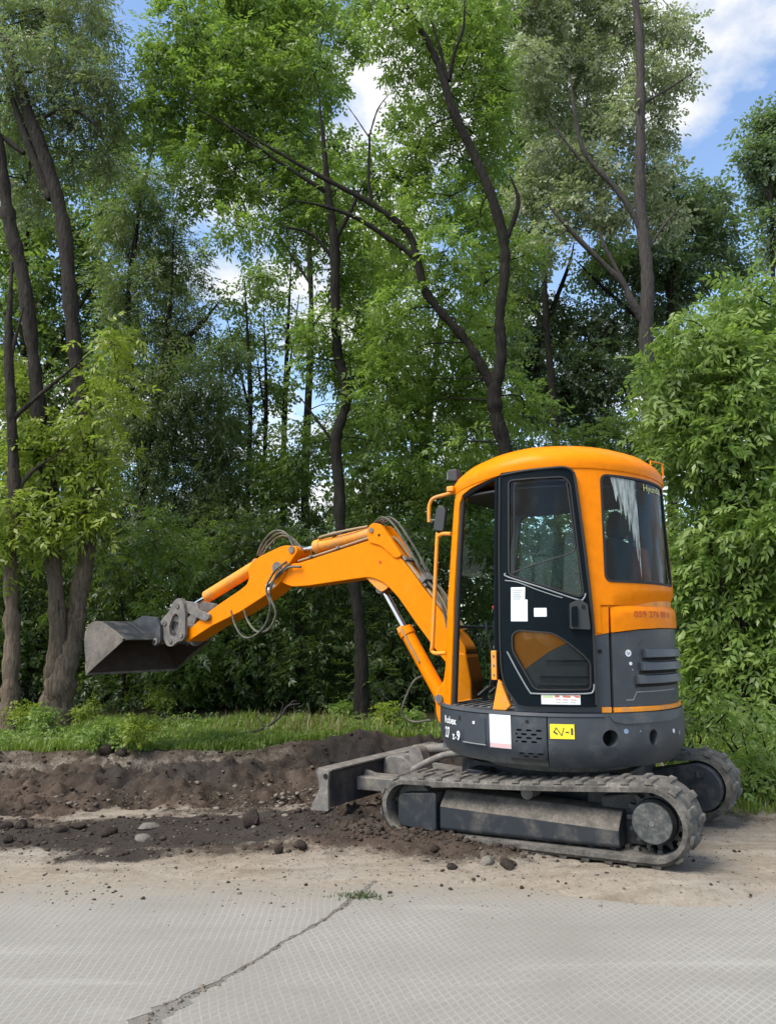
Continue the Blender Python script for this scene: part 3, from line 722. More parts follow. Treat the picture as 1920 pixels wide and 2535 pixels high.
    MB().tube([(.09, .70, .80), (.085, .715, 1.4), (.06, .71, 2.18)], .022, n=8, sub=2).build('door_post', M['black'], cs)
    # ---- door (open, folded back along the side)
    dR = lambda z: cabR(z) + .022
    dm = cyl_map(dR)
    dout = fillet(dg([(87.3, 2.190), (88.2, 2.200), (117.6, 2.218), (122.0, 2.190), (125.2, 1.72), (127.2, 1.31), (127.4, .828), (94.0, .828), (88.4, .955), (86.9, 1.11)]), [.01, .02, .04, .05, .1, .1, .02, .05, .06, .06], 5)
    dgl = fillet(dg([(91.6, 2.152), (117.2, 2.154), (120.0, 2.114), (123.6, 1.462), (121.7, 1.437), (91.4, 1.575)]), [.03, .05, .05, .03, .03, .03], 5)
    dlo = fillet(dg([(92.4, 1.232), (95.4, 1.259), (110.0, 1.243), (116.0, 1.192), (123.2, 1.108), (125.3, 1.07), (125.0, .921), (101.7, .917), (97.0, 1.03), (92.3, 1.138)]), .03, 4)
    D = sheet('cab_door', dout, [dgl, dlo], dm, .035, M['black'], X, step=(.04, .07))
    sheet('door_upper_glass', dgl, [], cyl_map(dR, -.008), 0, M['glass_door'], D, step=(.05, .09))
    sheet('door_lower_glass', dlo, [], cyl_map(dR, -.008), 0, M['glass_door'], D, step=(.05, .09))
    seal(dgl, .008, 0, D, 'glass_seal', 'rubber_trim', cyl_map(dR, .003))
    seal(dlo, .008, 0, D, 'glass_seal', 'rubber_trim', cyl_map(dR, .003))
    # sliding pane frame
    MB().tube([dm(a * KA, z, -.010) for a, z in ((92.6, 1.585), (102, 1.628), (112, 1.668), (119.5, 1.70), (121.0, 1.74))], .005, n=6).build('sliding_pane_rail', M['rubber_trim'], D)
    MB().tube([dm(a * KA, z, -.010) for a, z in ((94.5, 2.13), (94.2, 1.85), (94.0, 1.60))], .006, n=6).build('sliding_pane_rail', M['rubber_trim'], D)
    MB().tube([dm(a * KA, z, -.010) for a, z in ((94.5, 2.125), (116.5, 2.13), (118.6, 2.09), (121, 1.74))], .006, n=6).build('sliding_pane_rail', M['rubber_trim'], D)
    MB().tube([dm(a * KA, z, .004) for a, z in ((90.2, 1.588), (91.2, 1.566), (106, 1.497), (120.6, 1.427), (123.2, 1.434), (124.2, 1.462))], .0045, n=6).build('trim_line', M['trim'], D)
    MB().tube([dm(a * KA, z, .003) for a, z in ((90.0, 1.545), (96, 1.530), (104, 1.486), (112, 1.447), (114.5, 1.437))], .0032, n=6).build('trim_line', M['trim'], D)
    MB().tube([dm(a * KA, z, .003) for a, z in ((90.3, 1.132), (95, 1.016), (99.6, .912), (101.6, .899), (112, .900), (123.4, .903), (125.7, .918), (126.2, .955))], .0045, n=6).build('trim_line', M['trim'], D)
    MB().tube([dm(a * KA, z, .004) for a, z in ((87.6, 2.17), (87.3, 1.7), (87.2, 1.15), (88.8, .95), (94.2, .835))], .006, n=6).build('door_edge_seal', M['rubber_trim'], D)
    MB().tube([dm(a * KA, z, .004) for a, z in ((88.2, 2.185), (100, 2.198), (114.0, 2.207), (118.5, 2.203), (121.0, 2.18), (122.2, 2.12), (124.7, 1.72), (126.6, 1.31), (126.9, .84))], .008, n=6).build('door_edge_seal', M['rubber_trim'], D)
    sd = cyl_map(dR, .0015)
    p1 = sheet('paper_notice', dg([(92.4, 1.306), (99.7, 1.305), (99.9, 1.43), (98.8, 1.43), (99.0, 1.502), (92.7, 1.503)]), [], sd, .001, M['white'], D); p1['label'] = 'white printed notice on the door'
    for i in range(6): stroke([(93.6, 1.485 - i * .011), (97.6 - (i % 3) * .5, 1.484 - i * .011)], .0028, 'print_line', 'grey_ink', p1, cyl_map(dR, .0021))
    for i in range(7): stroke([(93.2, 1.415 - i * .014), (98.8 - (i * 5 % 4) * .5, 1.414 - i * .014)], .0012, 'print_line', 'grey_ink', p1, cyl_map(dR, .0021))
    p2 = sheet('small_label', rect(102.5, 107.8, 1.331, 1.381, .004), [], sd, .001, M['white'], D)
    for i in range(3): stroke([(103, 1.37 - i * .012), (107, 1.37 - i * .012)], .001, 'print_line', 'grey_ink', p2, cyl_map(dR, .0021))
    p3 = sheet('long_label', rect(104.5, 120.3, .842, .894), [], sd, .001, M['white'], D); p3['label'] = 'long white label with green and red print under the door glass'
    sheet('green_print', rect(104.9, 109.4, .876, .891), [], cyl_map(dR, .0021), .0004, M['greenink'], p3)
    sheet('red_print', rect(110.0, 120.0, .880, .892), [], cyl_map(dR, .0021), .0004, M['redink'], p3)
    for i, a in enumerate((110.4, 113.2, 116.4)):
        stroke([(a, .868), (a + 2.2, .868)], .002, 'print_line', 'redink', p3, cyl_map(dR, .0021)); stroke([(a, .854), (a + 1.8, .854)], .002, 'print_line', 'grey_ink', p3, cyl_map(dR, .0021))
    sheet('door_latch', fillet(dg([(117.0, 1.262), (125.2, 1.258), (124.4, 1.40), (121.2, 1.43), (117.2, 1.405)]), .01), [], cyl_map(dR, .022), .022, M['plastic'], D, step=(.03, .05))
    sheet('door_handle', fillet(dg([(117.6, 1.275), (120.2, 1.275), (120.2, 1.39), (117.8, 1.385)]), .008), [], cyl_map(dR, .036), .014, M['black'], D)
    sheet('lock_cylinder', [(122.6 * KA + .010 * math.cos(t), 1.385 + .012 * math.sin(t)) for t in np.linspace(0, 6.28, 14)[:-1]], [], cyl_map(dR, .026), .004, M['dark'], D)
    # ---- hand rail, mirror, work lamp
    hb = lambda a, z: cr_(a * KA, z, 0)
    MB().tube([hb(51.0, 1.875), (.545, .535, 1.885), (.590, .52, 1.872), (.600, .52, 1.84), (.640, .52, 1.20), (.650, .52, 1.135), (.625, .52, 1.108), hb(45.5, 1.112)], .0135, n=10, sub=5).build('hand_rail', M['orange_worn'], X, smooth=50)
    mr = MB().tube([hb(54, 2.150), (.52, .52, 2.152), (.62, .52, 2.135), (.652, .52, 2.10), (.660, .52, 2.055), (.660, .52, 1.975)], .013, n=10, sub=5).build('mirror_bracket', M['orange_worn'], X, smooth=50)
    MB().box((.445, .60, 2.165), (.05, .05, .035)).build('bracket_block', M['orange_worn'], mr, bevel=.006)
    q = MB().prism(fillet([(.545, 1.90), (.625, 1.915), (.600, 2.06), (.555, 2.085), (.525, 2.04)], .02, 4), .50, .535)
    q.build('mirror', M['plastic'], mr, bevel=.008)
    MB().rod((.60, .52, 1.985), (.655, .52, 1.985), .008, n=8).build('mirror_stem', M['steel'], mr)
    lp = MB().prism(fillet([(.475, 2.245), (.545, 2.255), (.555, 2.33), (.48, 2.335)], .018, 4), .39, .46).build('work_lamp', M['plastic'], X, bevel=.008)
    MB().rod((.50, .425, 2.20), (.51, .425, 2.25), .008, n=8).build('lamp_bracket', M['plastic'], lp)
    MB().box((.553, .425, 2.292), (.006, .055, .055)).build('lamp_lens', M['trim'], lp)

    # ---- swing post, boom, arm, bucket
    sw = MB().prism(fillet([(.58, .52), (.80, .55), (.86, .66), (.87, .80), (.84, .86), (.80, .90), (.78, 1.02), (.72, 1.10), (.62, 1.10), (.58, .9)], .03, 3), -.10, .10).build('swing_post', M['orange'], X, bevel=.012)
    MB().rod((.83, -.115, .78), (.83, .115, .78), .030, n=16).build('pin', M['steel'], sw, smooth=40)
    boom = fillet([(.63, 1.05), (.72, .965), (.839, 1.088), (1.023, 1.303), (1.179, 1.498), (1.30, 1.612), (1.43, 1.664), (1.607, 1.652), (2.049, 1.616), (2.215, 1.612), (2.32, 1.650), (2.405, 1.70), (2.40, 1.79), (2.31, 1.803),
                   (2.137, 1.806), (1.888, 1.856), (1.43, 1.950), (1.30, 1.955), (1.125, 1.757), (.852, 1.432), (.70, 1.24), (.62, 1.13)],
                  [.04, .04, 0, 0, 0, .1, .12, 0, 0, .05, .05, .04, .04, .03, 0, 0, .12, .12, 0, 0, 0, .04], 4)
    bo = MB().prism(boom, -.085, .085).build('boom', M['orange'], X, bevel=.006)
    for s in (1, -1):
        ya, yb = (.086, .098) if s > 0 else (-.098, -.086)
        MB().prism(fillet([(1.445, 1.93), (1.46, 2.03), (1.42, 2.078), (1.345, 2.070), (1.27, 1.985), (1.14, 1.81), (1.20, 1.79), (1.33, 1.90)], [.03, .03, .03, .03, .05, .02, .05, .05], 4), ya - s * .03, yb).build('peak_bracket', M['orange'], bo, bevel=.004)
        MB().prism(fillet([(1.50, 1.672), (1.40, 1.585), (1.345, 1.545), (1.30, 1.565), (1.26, 1.60), (1.36, 1.68)], .02, 3), s * .05, s * .07).build('cylinder_bracket', M['orange_worn'], bo, bevel=.004)
        MB().rod((2.335, s * .085, 1.732), (2.335, s * .118, 1.732), .034, n=20).build('pivot_boss', M['orange_worn'], bo, bevel=.004, smooth=40)
        MB().rod((1.415, s * .098, 2.022), (1.415, s * .106, 2.022), .020, n=16).build('pin', M['steel'], bo, smooth=40)
        MB().rod((1.345, s * .098, 1.98), (1.345, s * .102, 1.98), .010, n=10).build('plate_hole', M['dark'], bo)
        MB().rod((1.345, s * .085, 1.775), (1.345, s * .090, 1.775), .012, n=10).build('weld_plug', M['brownink'], bo)
    # weld seam lines (ribs) on the boom edge and pipes with clamps
    up = [(2.16, 1.822), (1.888, 1.875), (1.46, 1.966), (1.36, 1.972), (1.28, 1.955), (1.125, 1.775), (.852, 1.452), (.70, 1.26)]
    for k, yy in enumerate((.070, .045, -.045, -.070)):
        pp = MB().tube([(x, yy, z + .002) for x, z in up], .009, n=8, sub=5).build('oil_pipe', M['pipe'], bo, smooth=50)
    for x, z, an in ((1.75, 1.912, -11), (2.02, 1.856, -11), (1.12, 1.79, 50), (.95, 1.59, 50)):
        MB().box((x, 0, z - .004), (.03, .185, .022), Matrix.Rotation(R(-an), 3, 'Y')).build('pipe_clamp', M['steel'], bo, bevel=.003)
    # hoses along the top of the boom near the cab
    rnd = random.Random(4)
    for k in range(5):
        yy = -.07 + .035 * k; b = .03 + .035 * (k % 3)
        MB().tube([(1.43, yy * .6, 2.085), (1.33, yy, 2.10 + b * .3), (1.24, yy, 2.03 + b * .5), (1.15, yy, 1.90 + b * .6), (1.05, yy, 1.745 + b * .7), (.98, yy, 1.64 + b * .3)], .0085, n=8, sub=5).build('boom_hose', M['hose'], bo, smooth=50)
        MB().rod((.985, yy, 1.648 + b * .3), (.945, yy, 1.595 + b * .3), .013, n=8).build('hose_fitting', M['cast'], bo, smooth=40)
        MB().tube([(.945, yy, 1.595 + b * .3), (.88, yy * 1.1, 1.52 + b * .5), (.80, yy * 1.3, 1.41), (.74, yy * 1.5, 1.20), (.70, yy * 1.5, 1.0)], .010, n=8, sub=5).build('boom_hose', M['pipe' if k % 2 else 'hose'], bo, smooth=50)
    MB().box((.965, 0, 1.63), (.05, .20, .05), Matrix.Rotation(R(-50), 3, 'Y')).build('hose_bracket', M['steel'], bo, bevel=.006)
    def ram(name, p0, p1, split, rb, rr, y=0., mt='orange_worn', par=X, collar=True):
        a, b = Vector((p0[0], y, p0[1])), Vector((p1[0], y, p1[1])); d = (b - a).normalized(); c = a.lerp(b, split)
        o = MB().rod(a + d * .03, c, rb, n=22).build(name, M[mt], par, bevel=.006, smooth=40)
        if collar: MB().rod(c - d * .05, c + d * .012, rb * 1.16, n=22).build('gland_collar', M[mt], o, bevel=.004, smooth=40)
        MB().rod(c, b, rr, n=18).build('piston_rod', M['chrome'], o, smooth=40)
        for p, r_ in ((a, rb * .95), (b, rr * 1.7)):
            MB().rod(p + Vector((0, -rb * .8, 0)), p + Vector((0, rb * .8, 0)), r_, n=18).build('rod_eye', M[mt if p is a else 'cast'], o, bevel=.003, smooth=40)
        return o
    bc = ram('boom_cylinder', (.855, .77), (1.375, 1.575), .61, .052, .024, mt='orange')
    MB().tube([(1.02, .058, 1.03), (1.09, .062, 1.14), (1.17, .058, 1.27)], .008, n=8, sub=2).build('feed_pipe', M['pipe'], bc, smooth=40)
    MB().tube([(1.02, -.03, .93), (1.06, .05, .90), (1.12, .06, .80), (1.18, .04, .66), (1.10, .02, .60), (.95, .02, .62)], .008, n=8).build('cylinder_hose', M['hose'], bc, smooth=40)
    MB().box((1.185, 0, 1.262), (.05, .12, .05), Matrix.Rotation(R(-58), 3, 'Y')).build('gland_block', M['orange_worn'], bc, bevel=.01)
    ac = ram('arm_cylinder', (1.42, 2.02), (2.195, 1.915), .78, .050, .024)
    MB().tube([(1.50, .03, 2.065), (1.62, .055, 2.05), (1.80, .06, 2.03), (1.95, .05, 2.01), (1.98, .02, 2.0)], .010, n=8).build('feed_pipe', M['pipe'], ac, smooth=40)
    MB().box((1.83, .0, 2.03), (.05, .10, .03), Matrix.Rotation(R(8), 3, 'Y')).build('pipe_clamp', M['cast'], ac, bevel=.006)
    arm = fillet([(2.165, 1.945), (2.30, 1.960), (2.40, 1.930), (2.554, 1.882), (2.665, 1.825), (2.690, 1.775), (2.672, 1.70), (2.70, 1.645), (2.777, 1.602), (3.013, 1.490), (3.206, 1.387), (3.337, 1.295), (3.43, 1.262), (3.455, 1.20), (3.41, 1.155), (3.345, 1.185),
                  (3.102, 1.298), (2.769, 1.416), (2.453, 1.563), (2.335, 1.64), (2.285, 1.71), (2.235, 1.80), (2.145, 1.90)],
                 [.03, .05, 0, 0, .05, .04, .07, .07, 0, 0, 0, 0, .04, .04, .04, .04, 0, 0, 0, .05, .05, .05, .03], 4)
    ar = MB().prism(arm, -.102, .102).build('arm', M['orange'], X, bevel=.006)
    MB().rod((2.36, .102, 1.775), (2.36, .112, 1.775), .050, n=22).build('arm_pivot_pin', M['steel'], ar, bevel=.004, smooth=40)
    MB().rod((2.36, .112, 1.775), (2.36, .118, 1.775), .022, n=6).build('pivot_bolt', M['cast'], ar, bevel=.002)
    MB().rod((2.205, .102, 1.917), (2.205, .112, 1.917), .030, n=16).build('pin', M['cast'], ar, smooth=40)
    MB().box((2.43, .104, 1.63), (.09, .004, .055), Matrix.Rotation(R(25), 3, 'Y')).build('arm_decal', M['white'], ar)
    MB().prism([(2.645, 1.80), (2.685, 1.79), (2.70, 1.85), (2.66, 1.87)], -.05, .05).build('cylinder_lug', M['steel'], ar, bevel=.006)
    kc = ram('bucket_cylinder', (2.66, 1.82), (3.46, 1.485), .775, .056, .021, collar=False)
    # hoses at the arm
    for k in range(3):
        yy = -.06 + .05 * k
        MB().tube([(2.24, yy, 1.95), (2.33, yy, 2.03 + .02 * k), (2.46, yy, 2.065 + .015 * k), (2.58, yy, 2.01), (2.66, yy * .6, 1.90)], .0092, n=8).build('arm_hose', M['hose'], ar, smooth=50)
    MB().tube([(2.25, .115, 1.82), (2.36, .135, 1.74), (2.44, .14, 1.60), (2.40, .13, 1.46), (2.46, .125, 1.30), (2.60, .125, 1.205), (2.72, .12, 1.215), (2.82, .11, 1.32), (2.87, .10, 1.43)], .0092, n=8).build('arm_hose', M['hose'], ar, smooth=50)
    MB().tube([(2.22, .115, 1.80), (2.34, .14, 1.70), (2.40, .14, 1.55), (2.34, .13, 1.40), (2.42, .12, 1.27), (2.56, .11, 1.25), (2.66, .11, 1.33), (2.72, .105, 1.43)], .0092, n=8).build('arm_hose', M['hose'], ar, smooth=50)
    MB().tube([(2.10, .11, 1.77), (2.22, .118, 1.77), (2.34, .12, 1.70), (2.44, .118, 1.62)], .010, n=8).build('arm_hose', M['hose'], ar, smooth=50)
    # link work and quick hitch
    for s in (1, -1):
        ya, yb = s * .104, s * .128
        lk = MB().prism(fillet([(3.10, 1.355), (3.16, 1.34), (3.30, 1.385), (3.48, 1.455), (3.50, 1.50), (3.45, 1.53), (3.26, 1.50), (3.24, 1.44), (3.10, 1.40)], .02, 3), ya, yb).build('idler_link', M['cast'], X, bevel=.005)
        MB().rod((3.125, s * .128, 1.375), (3.125, s * .136, 1.375), .022, n=12).build('pin', M['steel'], lk, smooth=40)
        ht_out = fillet([(3.47, 1.555), (3.535, 1.520), (3.585, 1.43), (3.665, 1.375), (3.700, 1.32), (3.665, 1.23), (3.60, 1.125), (3.53, 1.115), (3.455, 1.165), (3.40, 1.165), (3.365, 1.205), (3.372, 1.40), (3.40, 1.50)], .03, 4)
        ht_h = fillet([(3.50, 1.42), (3.545, 1.37), (3.575, 1.30), (3.56, 1.21), (3.50, 1.20), (3.455, 1.26), (3.45, 1.38)], .03, 4)
        yo = s * .160
        hq = sheet('quick_hitch', ht_out, [ht_h], lambda u, z, d, s=s, yo=yo: (u, yo + s * d, z), .030, M['cast'], X, step=(.2, .2), smooth=None, bevel=.004)
        for px_, pz_ in ((3.412, 1.221), (3.545, 1.168), (3.628, 1.325), (3.472, 1.480)):
            MB().rod((px_, s * .160, pz_), (px_, s * .170, pz_), .022, n=14).build('pin', M['steel'], hq, smooth=40)
    MB().rod((3.412, -.165, 1.221), (3.412, .165, 1.221), .026, n=14).build('bucket_pin', M['steel'], X, smooth=40)
    MB().prism(fillet([(3.46, 1.19), (3.66, 1.31), (3.60, 1.36), (3.50, 1.30)], .02, 3), -.11, .11).build('hitch_body', M['steel'], X, bevel=.006)
    # bucket
    prof = [(3.735, 1.190), (3.80, 1.225), (3.88, 1.262), (3.98, 1.305), (4.06, 1.338), (4.13, 1.345), (4.20, 1.332), (4.255, 1.297), (4.283, 1.245), (4.285, 1.16), (4.268, 1.06), (4.245, .97), (4.222, .880)]
    V, F = [], []; wB = .50; th = .014
    inn_ = []
    for i, p in enumerate(prof):
        a, b = Vector(prof[max(0, i - 1)]), Vector(prof[min(len(prof) - 1, i + 1)]); d = (b - a).normalized(); e = Vector((d.y, -d.x))
        inn_.append((p[0] + e.x * th, p[1] + e.y * th))
    ring_ = prof + inn_[::-1]; k = len(ring_)
    
    sh = bk = MB().prism(ring_, -wB, wB).build('bucket', M['bucket'], X)
    sh.data.materials.append(M['bucket_in'])
    cI = Vector((3.95, 1.12))
    for pl in sh.data.polygons:
        c = pl.center; n_ = pl.normal
        if abs(n_.y) < .5 and n_.dot(Vector((cI.x - c.x, 0, cI.y - c.z))) > 0: pl.material_index = 1
    for s in (1, -1):
        sd_ = prof + [(4.16, .925), (4.06, .995), (3.93, 1.075), (3.83, 1.135)]
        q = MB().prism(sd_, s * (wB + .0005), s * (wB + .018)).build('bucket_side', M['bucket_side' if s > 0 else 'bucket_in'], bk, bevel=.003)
        q2 = MB().prism([(4.215, .868), (4.232, .90), (4.12, .985), (4.00, 1.060), (3.84, 1.155), (3.725, 1.178), (3.82, 1.115), (4.05, .975)], s * (wB + .018), s * (wB + .026)).build('side_cutter', M['bucket_side'], bk, bevel=.002)
    MB().prism([(4.205, .862), (4.232, .862), (4.255, .965), (4.243, .968)], -wB - .018, wB + .018).build('cutting_edge', M['steel'], bk, bevel=.002)
    MB().prism([(3.720, 1.180), (3.745, 1.172), (3.80, 1.228), (3.785, 1.240)], -wB, wB).build('bucket_lip', M['bucket'], bk, bevel=.003)
    for s in (1, -1):
        MB().prism(fillet([(4.035, 1.345), (3.90, 1.395), (3.71, 1.380), (3.655, 1.30), (3.640, 1.165), (3.70, 1.115), (3.745, 1.125), (3.80, 1.215), (3.92, 1.28)], .02, 3), s * .165, s * .195).build('bucket_ear', M['bucket'], bk, bevel=.004)
        MB().rod((3.705, s * .195, 1.160), (3.705, s * .206, 1.160), .032, n=16).build('ear_boss', M['cast'], bk, bevel=.004, smooth=40)
        MB().rod((3.705, s * .206, 1.160), (3.705, s * .210, 1.160), .016, n=10).build('pin', M['dark'], bk)
        MB().prism([(4.03, 1.335), (3.94, 1.30), (3.80, 1.225), (3.785, 1.235), (3.93, 1.315)], s * .25, s * .262).build('stiffener', M['bucket'], bk, bevel=.002)
    MB().rod((3.705, -.17, 1.16), (3.705, .17, 1.16), .024, n=14).build('hitch_pin', M['steel'], bk, smooth=40)
    MB().rod((3.655, -.17, 1.335), (3.655, .17, 1.335), .024, n=14).build('hitch_pin', M['steel'], bk, smooth=40)
    return X
# ------------------------------------------------------------------ ground
class VN:
    """smooth lattice noise in two dimensions"""
    def __init__(s, seed): s.g = np.random.RandomState(seed).rand(256, 256).astype(np.float32)
    def __call__(s, x, y):
        xi, yi = np.floor(x).astype(int), np.floor(y).astype(int); fx, fy = x - xi, y - yi
        fx = fx * fx * (3 - 2 * fx); fy = fy * fy * (3 - 2 * fy)
        g = s.g; a = g[xi % 256, yi % 256]; b = g[(xi + 1) % 256, yi % 256]; c = g[xi % 256, (yi + 1) % 256]; d = g[(xi + 1) % 256, (yi + 1) % 256]
        return (a * (1 - fx) + b * fx) * (1 - fy) + (c * (1 - fx) + d * fx) * fy
vn = [VN(k) for k in range(8)]
def fbm(x, y, sc, oct=5, seed=0, gain=.5):
    t, a, n = 0, 1., 0
    for o in range(oct):
        t = t + a * vn[(seed + o) % 8](x * sc * 2 ** o + 17.3 * o, y * sc * 2 ** o - 9.1 * o); n += a; a *= gain
    return t / n - .5
def sst(x, a, b):
    t = np.clip((x - a) / (b - a), 0, 1); return t * t * (3 - 2 * t)
def gauss(x, y, cx, cy, rx, ry, rot=0):
    c, s = math.cos(rot), math.sin(rot); u = (x - cx) * c + (y - cy) * s; v = -(x - cx) * s + (y - cy) * c
    return np.exp(-(u / rx) ** 2 - (v / ry) ** 2)

def fields(x, y):
    x = np.asarray(x, float); y = np.asarray(y, float)
    wob = fbm(x, y, .9, 4, 1) * 1.1; wob2 = fbm(x, y, 2.6, 4, 3)
    edge = 4.17 - .08 * x + fbm(x, y, 1.3, 4, 2) * .45
    # bank: raised ground with turf
    bank_y = 7.25 + .25 * np.sin(x * .9 + 1.) + fbm(x, y, 1.1, 4, 5) * .55 + .30 * sst(x, -.6, .4) - sst(x, 1.2, 2.6) * 1.2
    bank = sst(y - bank_y, -.18, .22)
    dug = sst(y, 5.22 + wob * 1.6, 5.62 + wob * 1.6) * (1 - bank) * (1 - sst(x + wob, .25, 1.0))
    patch = np.clip(gauss(x, y, -1.55, 4.98, 1.05, .36, .16) * 2.1 + gauss(x, y, -.80, 5.22, .8, .33, .1) * 1.8 + gauss(x, y, -1.48, 4.47, .33, .13, .15) * 1.5 - .45 + wob2 * 1.7, 0, 1)
    drift = np.clip(gauss(x, y, .10, 4.72, .85, .26, -.36) * 1.8 + gauss(x, y, -.15, 5.35, .8, .40, -.3) * 1.5 - .35 + wob2 * 1.2, 0, 1)
    smear = sst(y, 4.25, 4.75) * (1 - sst(x, .9, 1.7)) * np.clip(.26 + fbm(x * .55, y, 1.9, 5, 6, .6) * 1.9, 0, .7)
    right = sst(x, 1.75, 2.4) * sst(y, 4.75, 5.4)
    cut = bank * (1 - sst(y - bank_y, .05, .34)) * (1 - sst(x, 1.2, 2.0))
    soil = np.clip(np.maximum.reduce([np.maximum(dug, cut) * (.9 + wob2 * .5), patch, drift * .85, smear, right * (.35 + wob2)]), 0, 1)
    grass = bank * sst(y - bank_y, .0, .35)
    rough = fbm(x, y, 3.2, 6, 2, .62); fine = fbm(x, y, 11., 4, 4, .6)
    z = -.045 + .055 * sst(y - edge, -.32, .10)
    z = z + .012 * fbm(x, y, 2.2, 4, 6) * sst(y - edge, 0, .5) + .016 * fine * sst(y - edge, -.05, .3)
    z = z + dug * (-.05 + rough * .28 + fine * .14) + patch * (.012 + fine * .035) + drift * (.045 + fine * .05 + rough * .05)
    z = z + bank * (.15 + .06 * fbm(x, y, .5, 3, 1))
    z = z + .042 * gauss(x, y, 1.36, 4.0, .45, .42)
    heap = gauss(x, y, -1.75, 6.75, .95, .38, -.05) * .17 + gauss(x, y, -3.9, 6.9, .8, .3) * .10 + gauss(x, y, .05, 7.35, .85, .42) * .27
    z = z + heap * (1 + rough * .9 + fine * .4)
    soil = np.clip(np.maximum(soil, np.clip(heap * 7 + wob2 * .8, 0, 1)), 0, 1)
    grass = np.clip(grass - np.clip(heap * 5, 0, 1) * .8, 0, 1)
    z = z + sst(y, 9.5, 16) * .25
    humus = np.clip(np.maximum(patch * 1.2, np.clip(gauss(x, y, -1.75, 6.75, 1.0, .45, -.05) * 1.5 + gauss(x, y, .05, 7.35, .9, .45) * 1.4 - .35 + wob2 * 1.2, 0, 1)), 0, 1)
    fields.humus = humus
    return z, soil, grass
def gz(x, y): return float(fields(np.array([x]), np.array([y]))[0][0])

def graded(lo, hi, step, far):
    c = list(np.arange(lo, hi + 1e-6, step)); s = step; a = hi
    while a < far: s *= 1.22; a += s; c.append(a)
    s = step; a = lo; pre = []
    while a > -far: s *= 1.22; a -= s; pre.append(a)
    return np.array(pre[::-1] + c)
gx, gy = graded(-4.6, 3.2, .026, 260), graded(3.3, 8.6, .024, 260)
XX, YY = np.meshgrid(gx, gy, indexing='ij')
Z, SO, GR = fields(XX.ravel(), YY.ravel())
nx, ny = len(gx), len(gy)
ii = np.arange(nx * ny).reshape(nx, ny)
Fq = np.stack([ii[:-1, :-1].ravel(), ii[1:, :-1].ravel(), ii[1:, 1:].ravel(), ii[:-1, 1:].ravel()], 1)
gme = npmesh('ground', np.stack([XX.ravel(), YY.ravel(), Z], 1), Fq)
for nm, arr in (('soil', SO), ('turf', GR), ('humus', fields.humus)):
    at_ = gme.attributes.new(nm, 'FLOAT', 'POINT'); at_.data.foreach_set('value', arr.astype(np.float32))
gme.shade_smooth()
def ground_mat(nt):
    g = G(nt); v = g.coord('Object')
    a = g.n('Attribute', attribute_name='soil').outputs['Fac']; b = g.n('Attribute', attribute_name='turf').outputs['Fac']
    n1, n2, n3, n4 = g.noise(v, 1.6, 5), g.noise(v, 9, 6, .65), g.noise(v, 55, 4, .65), g.noise(v, 170, 3, .6)
    sand = g.mix(g.ramp(n2, .3, .7), (0.170, 0.141, 0.107), (0.296, 0.256, 0.203))
    sand = g.mix(g.ramp(n1, .38, .68), sand, (0.258, 0.234, 0.200))
    m5 = g.noise(v, 24, 5, .7); sand = g.mix(g.ramp(m5, .52, .68, 0, .55), sand, (0.122, 0.101, 0.080)); sand = g.mix(g.ramp(m5, .28, .40, .55, 0), sand, (0.320, 0.283, 0.237))
    st_ = g.noise(g.coord('Object', (.35, 1.6, 1)), 5.5, 5, .6, .4); sand = g.mix(g.ramp(st_, .50, .66, 0, .65), sand, (0.157, 0.127, 0.095)); sand = g.mix(g.ramp(st_, .30, .42, .5, 0), sand, (0.339, 0.303, 0.252))
    sand = g.mix(g.ramp(n3, .60, .72, 0, .6), sand, (0.107, 0.094, 0.077))
    sand = g.mix(g.ramp(n4, .66, .74, 0, .5), sand, (0.353, 0.337, 0.306))
    dk = g.mix(g.ramp(n2, .3, .72), (0.018, 0.014, 0.011), (0.057, 0.044, 0.034))
    dk = g.mix(g.ramp(g.noise(v, 2.3, 5, .65), .40, .66, 0, .8), dk, (.088, .062, .047)); dk = g.mix(g.ramp(g.noise(v, 4.1, 6, .7, .5), .54, .68, 0, .6), dk, (.128, .106, .086))
    dk = g.mix(g.ramp(n3, .52, .75, 0, .55), dk, (0.108, 0.089, 0.073))
    dk = g.mix(g.ramp(n4, .70, .76, 0, .7), dk, (0.194, 0.178, 0.157))
    hm = g.n('Attribute', attribute_name='humus').outputs['Fac']; dk = g.mix(g.ramp(g.math('ADD', hm, g.math('MULTIPLY', g.math('SUBTRACT', n2, .5), .8)), .25, .75, 0, .88), dk, g.mix(n3, (.014, .0125, .0115), (.050, .044, .039)))
    f = g.ramp(g.math('ADD', g.math('ADD', a, g.math('MULTIPLY', g.math('SUBTRACT', n2, .5), 1.3)), g.math('MULTIPLY', g.math('SUBTRACT', n3, .5), .9)), .22, .66)
    c = g.mix(f, sand, dk)
    tf = g.mix(n2, (0.019, 0.024, 0.008), (0.038, 0.032, 0.016))
    c = g.mix(g.ramp(b, .25, .7), c, tf)
    h = g.math('ADD', g.math('MULTIPLY', n3, .6), g.math('MULTIPLY', n4, .4))
    g.out(c, .95, bump=h, bstr=.8, bdist=.018, spec=.15)
ground = obj('ground', gme, mat('ground_earth', ground_mat)); setp(ground, 'sandy trampled earth with dark dug soil, reaching to the trees', 'ground', kind='structure')

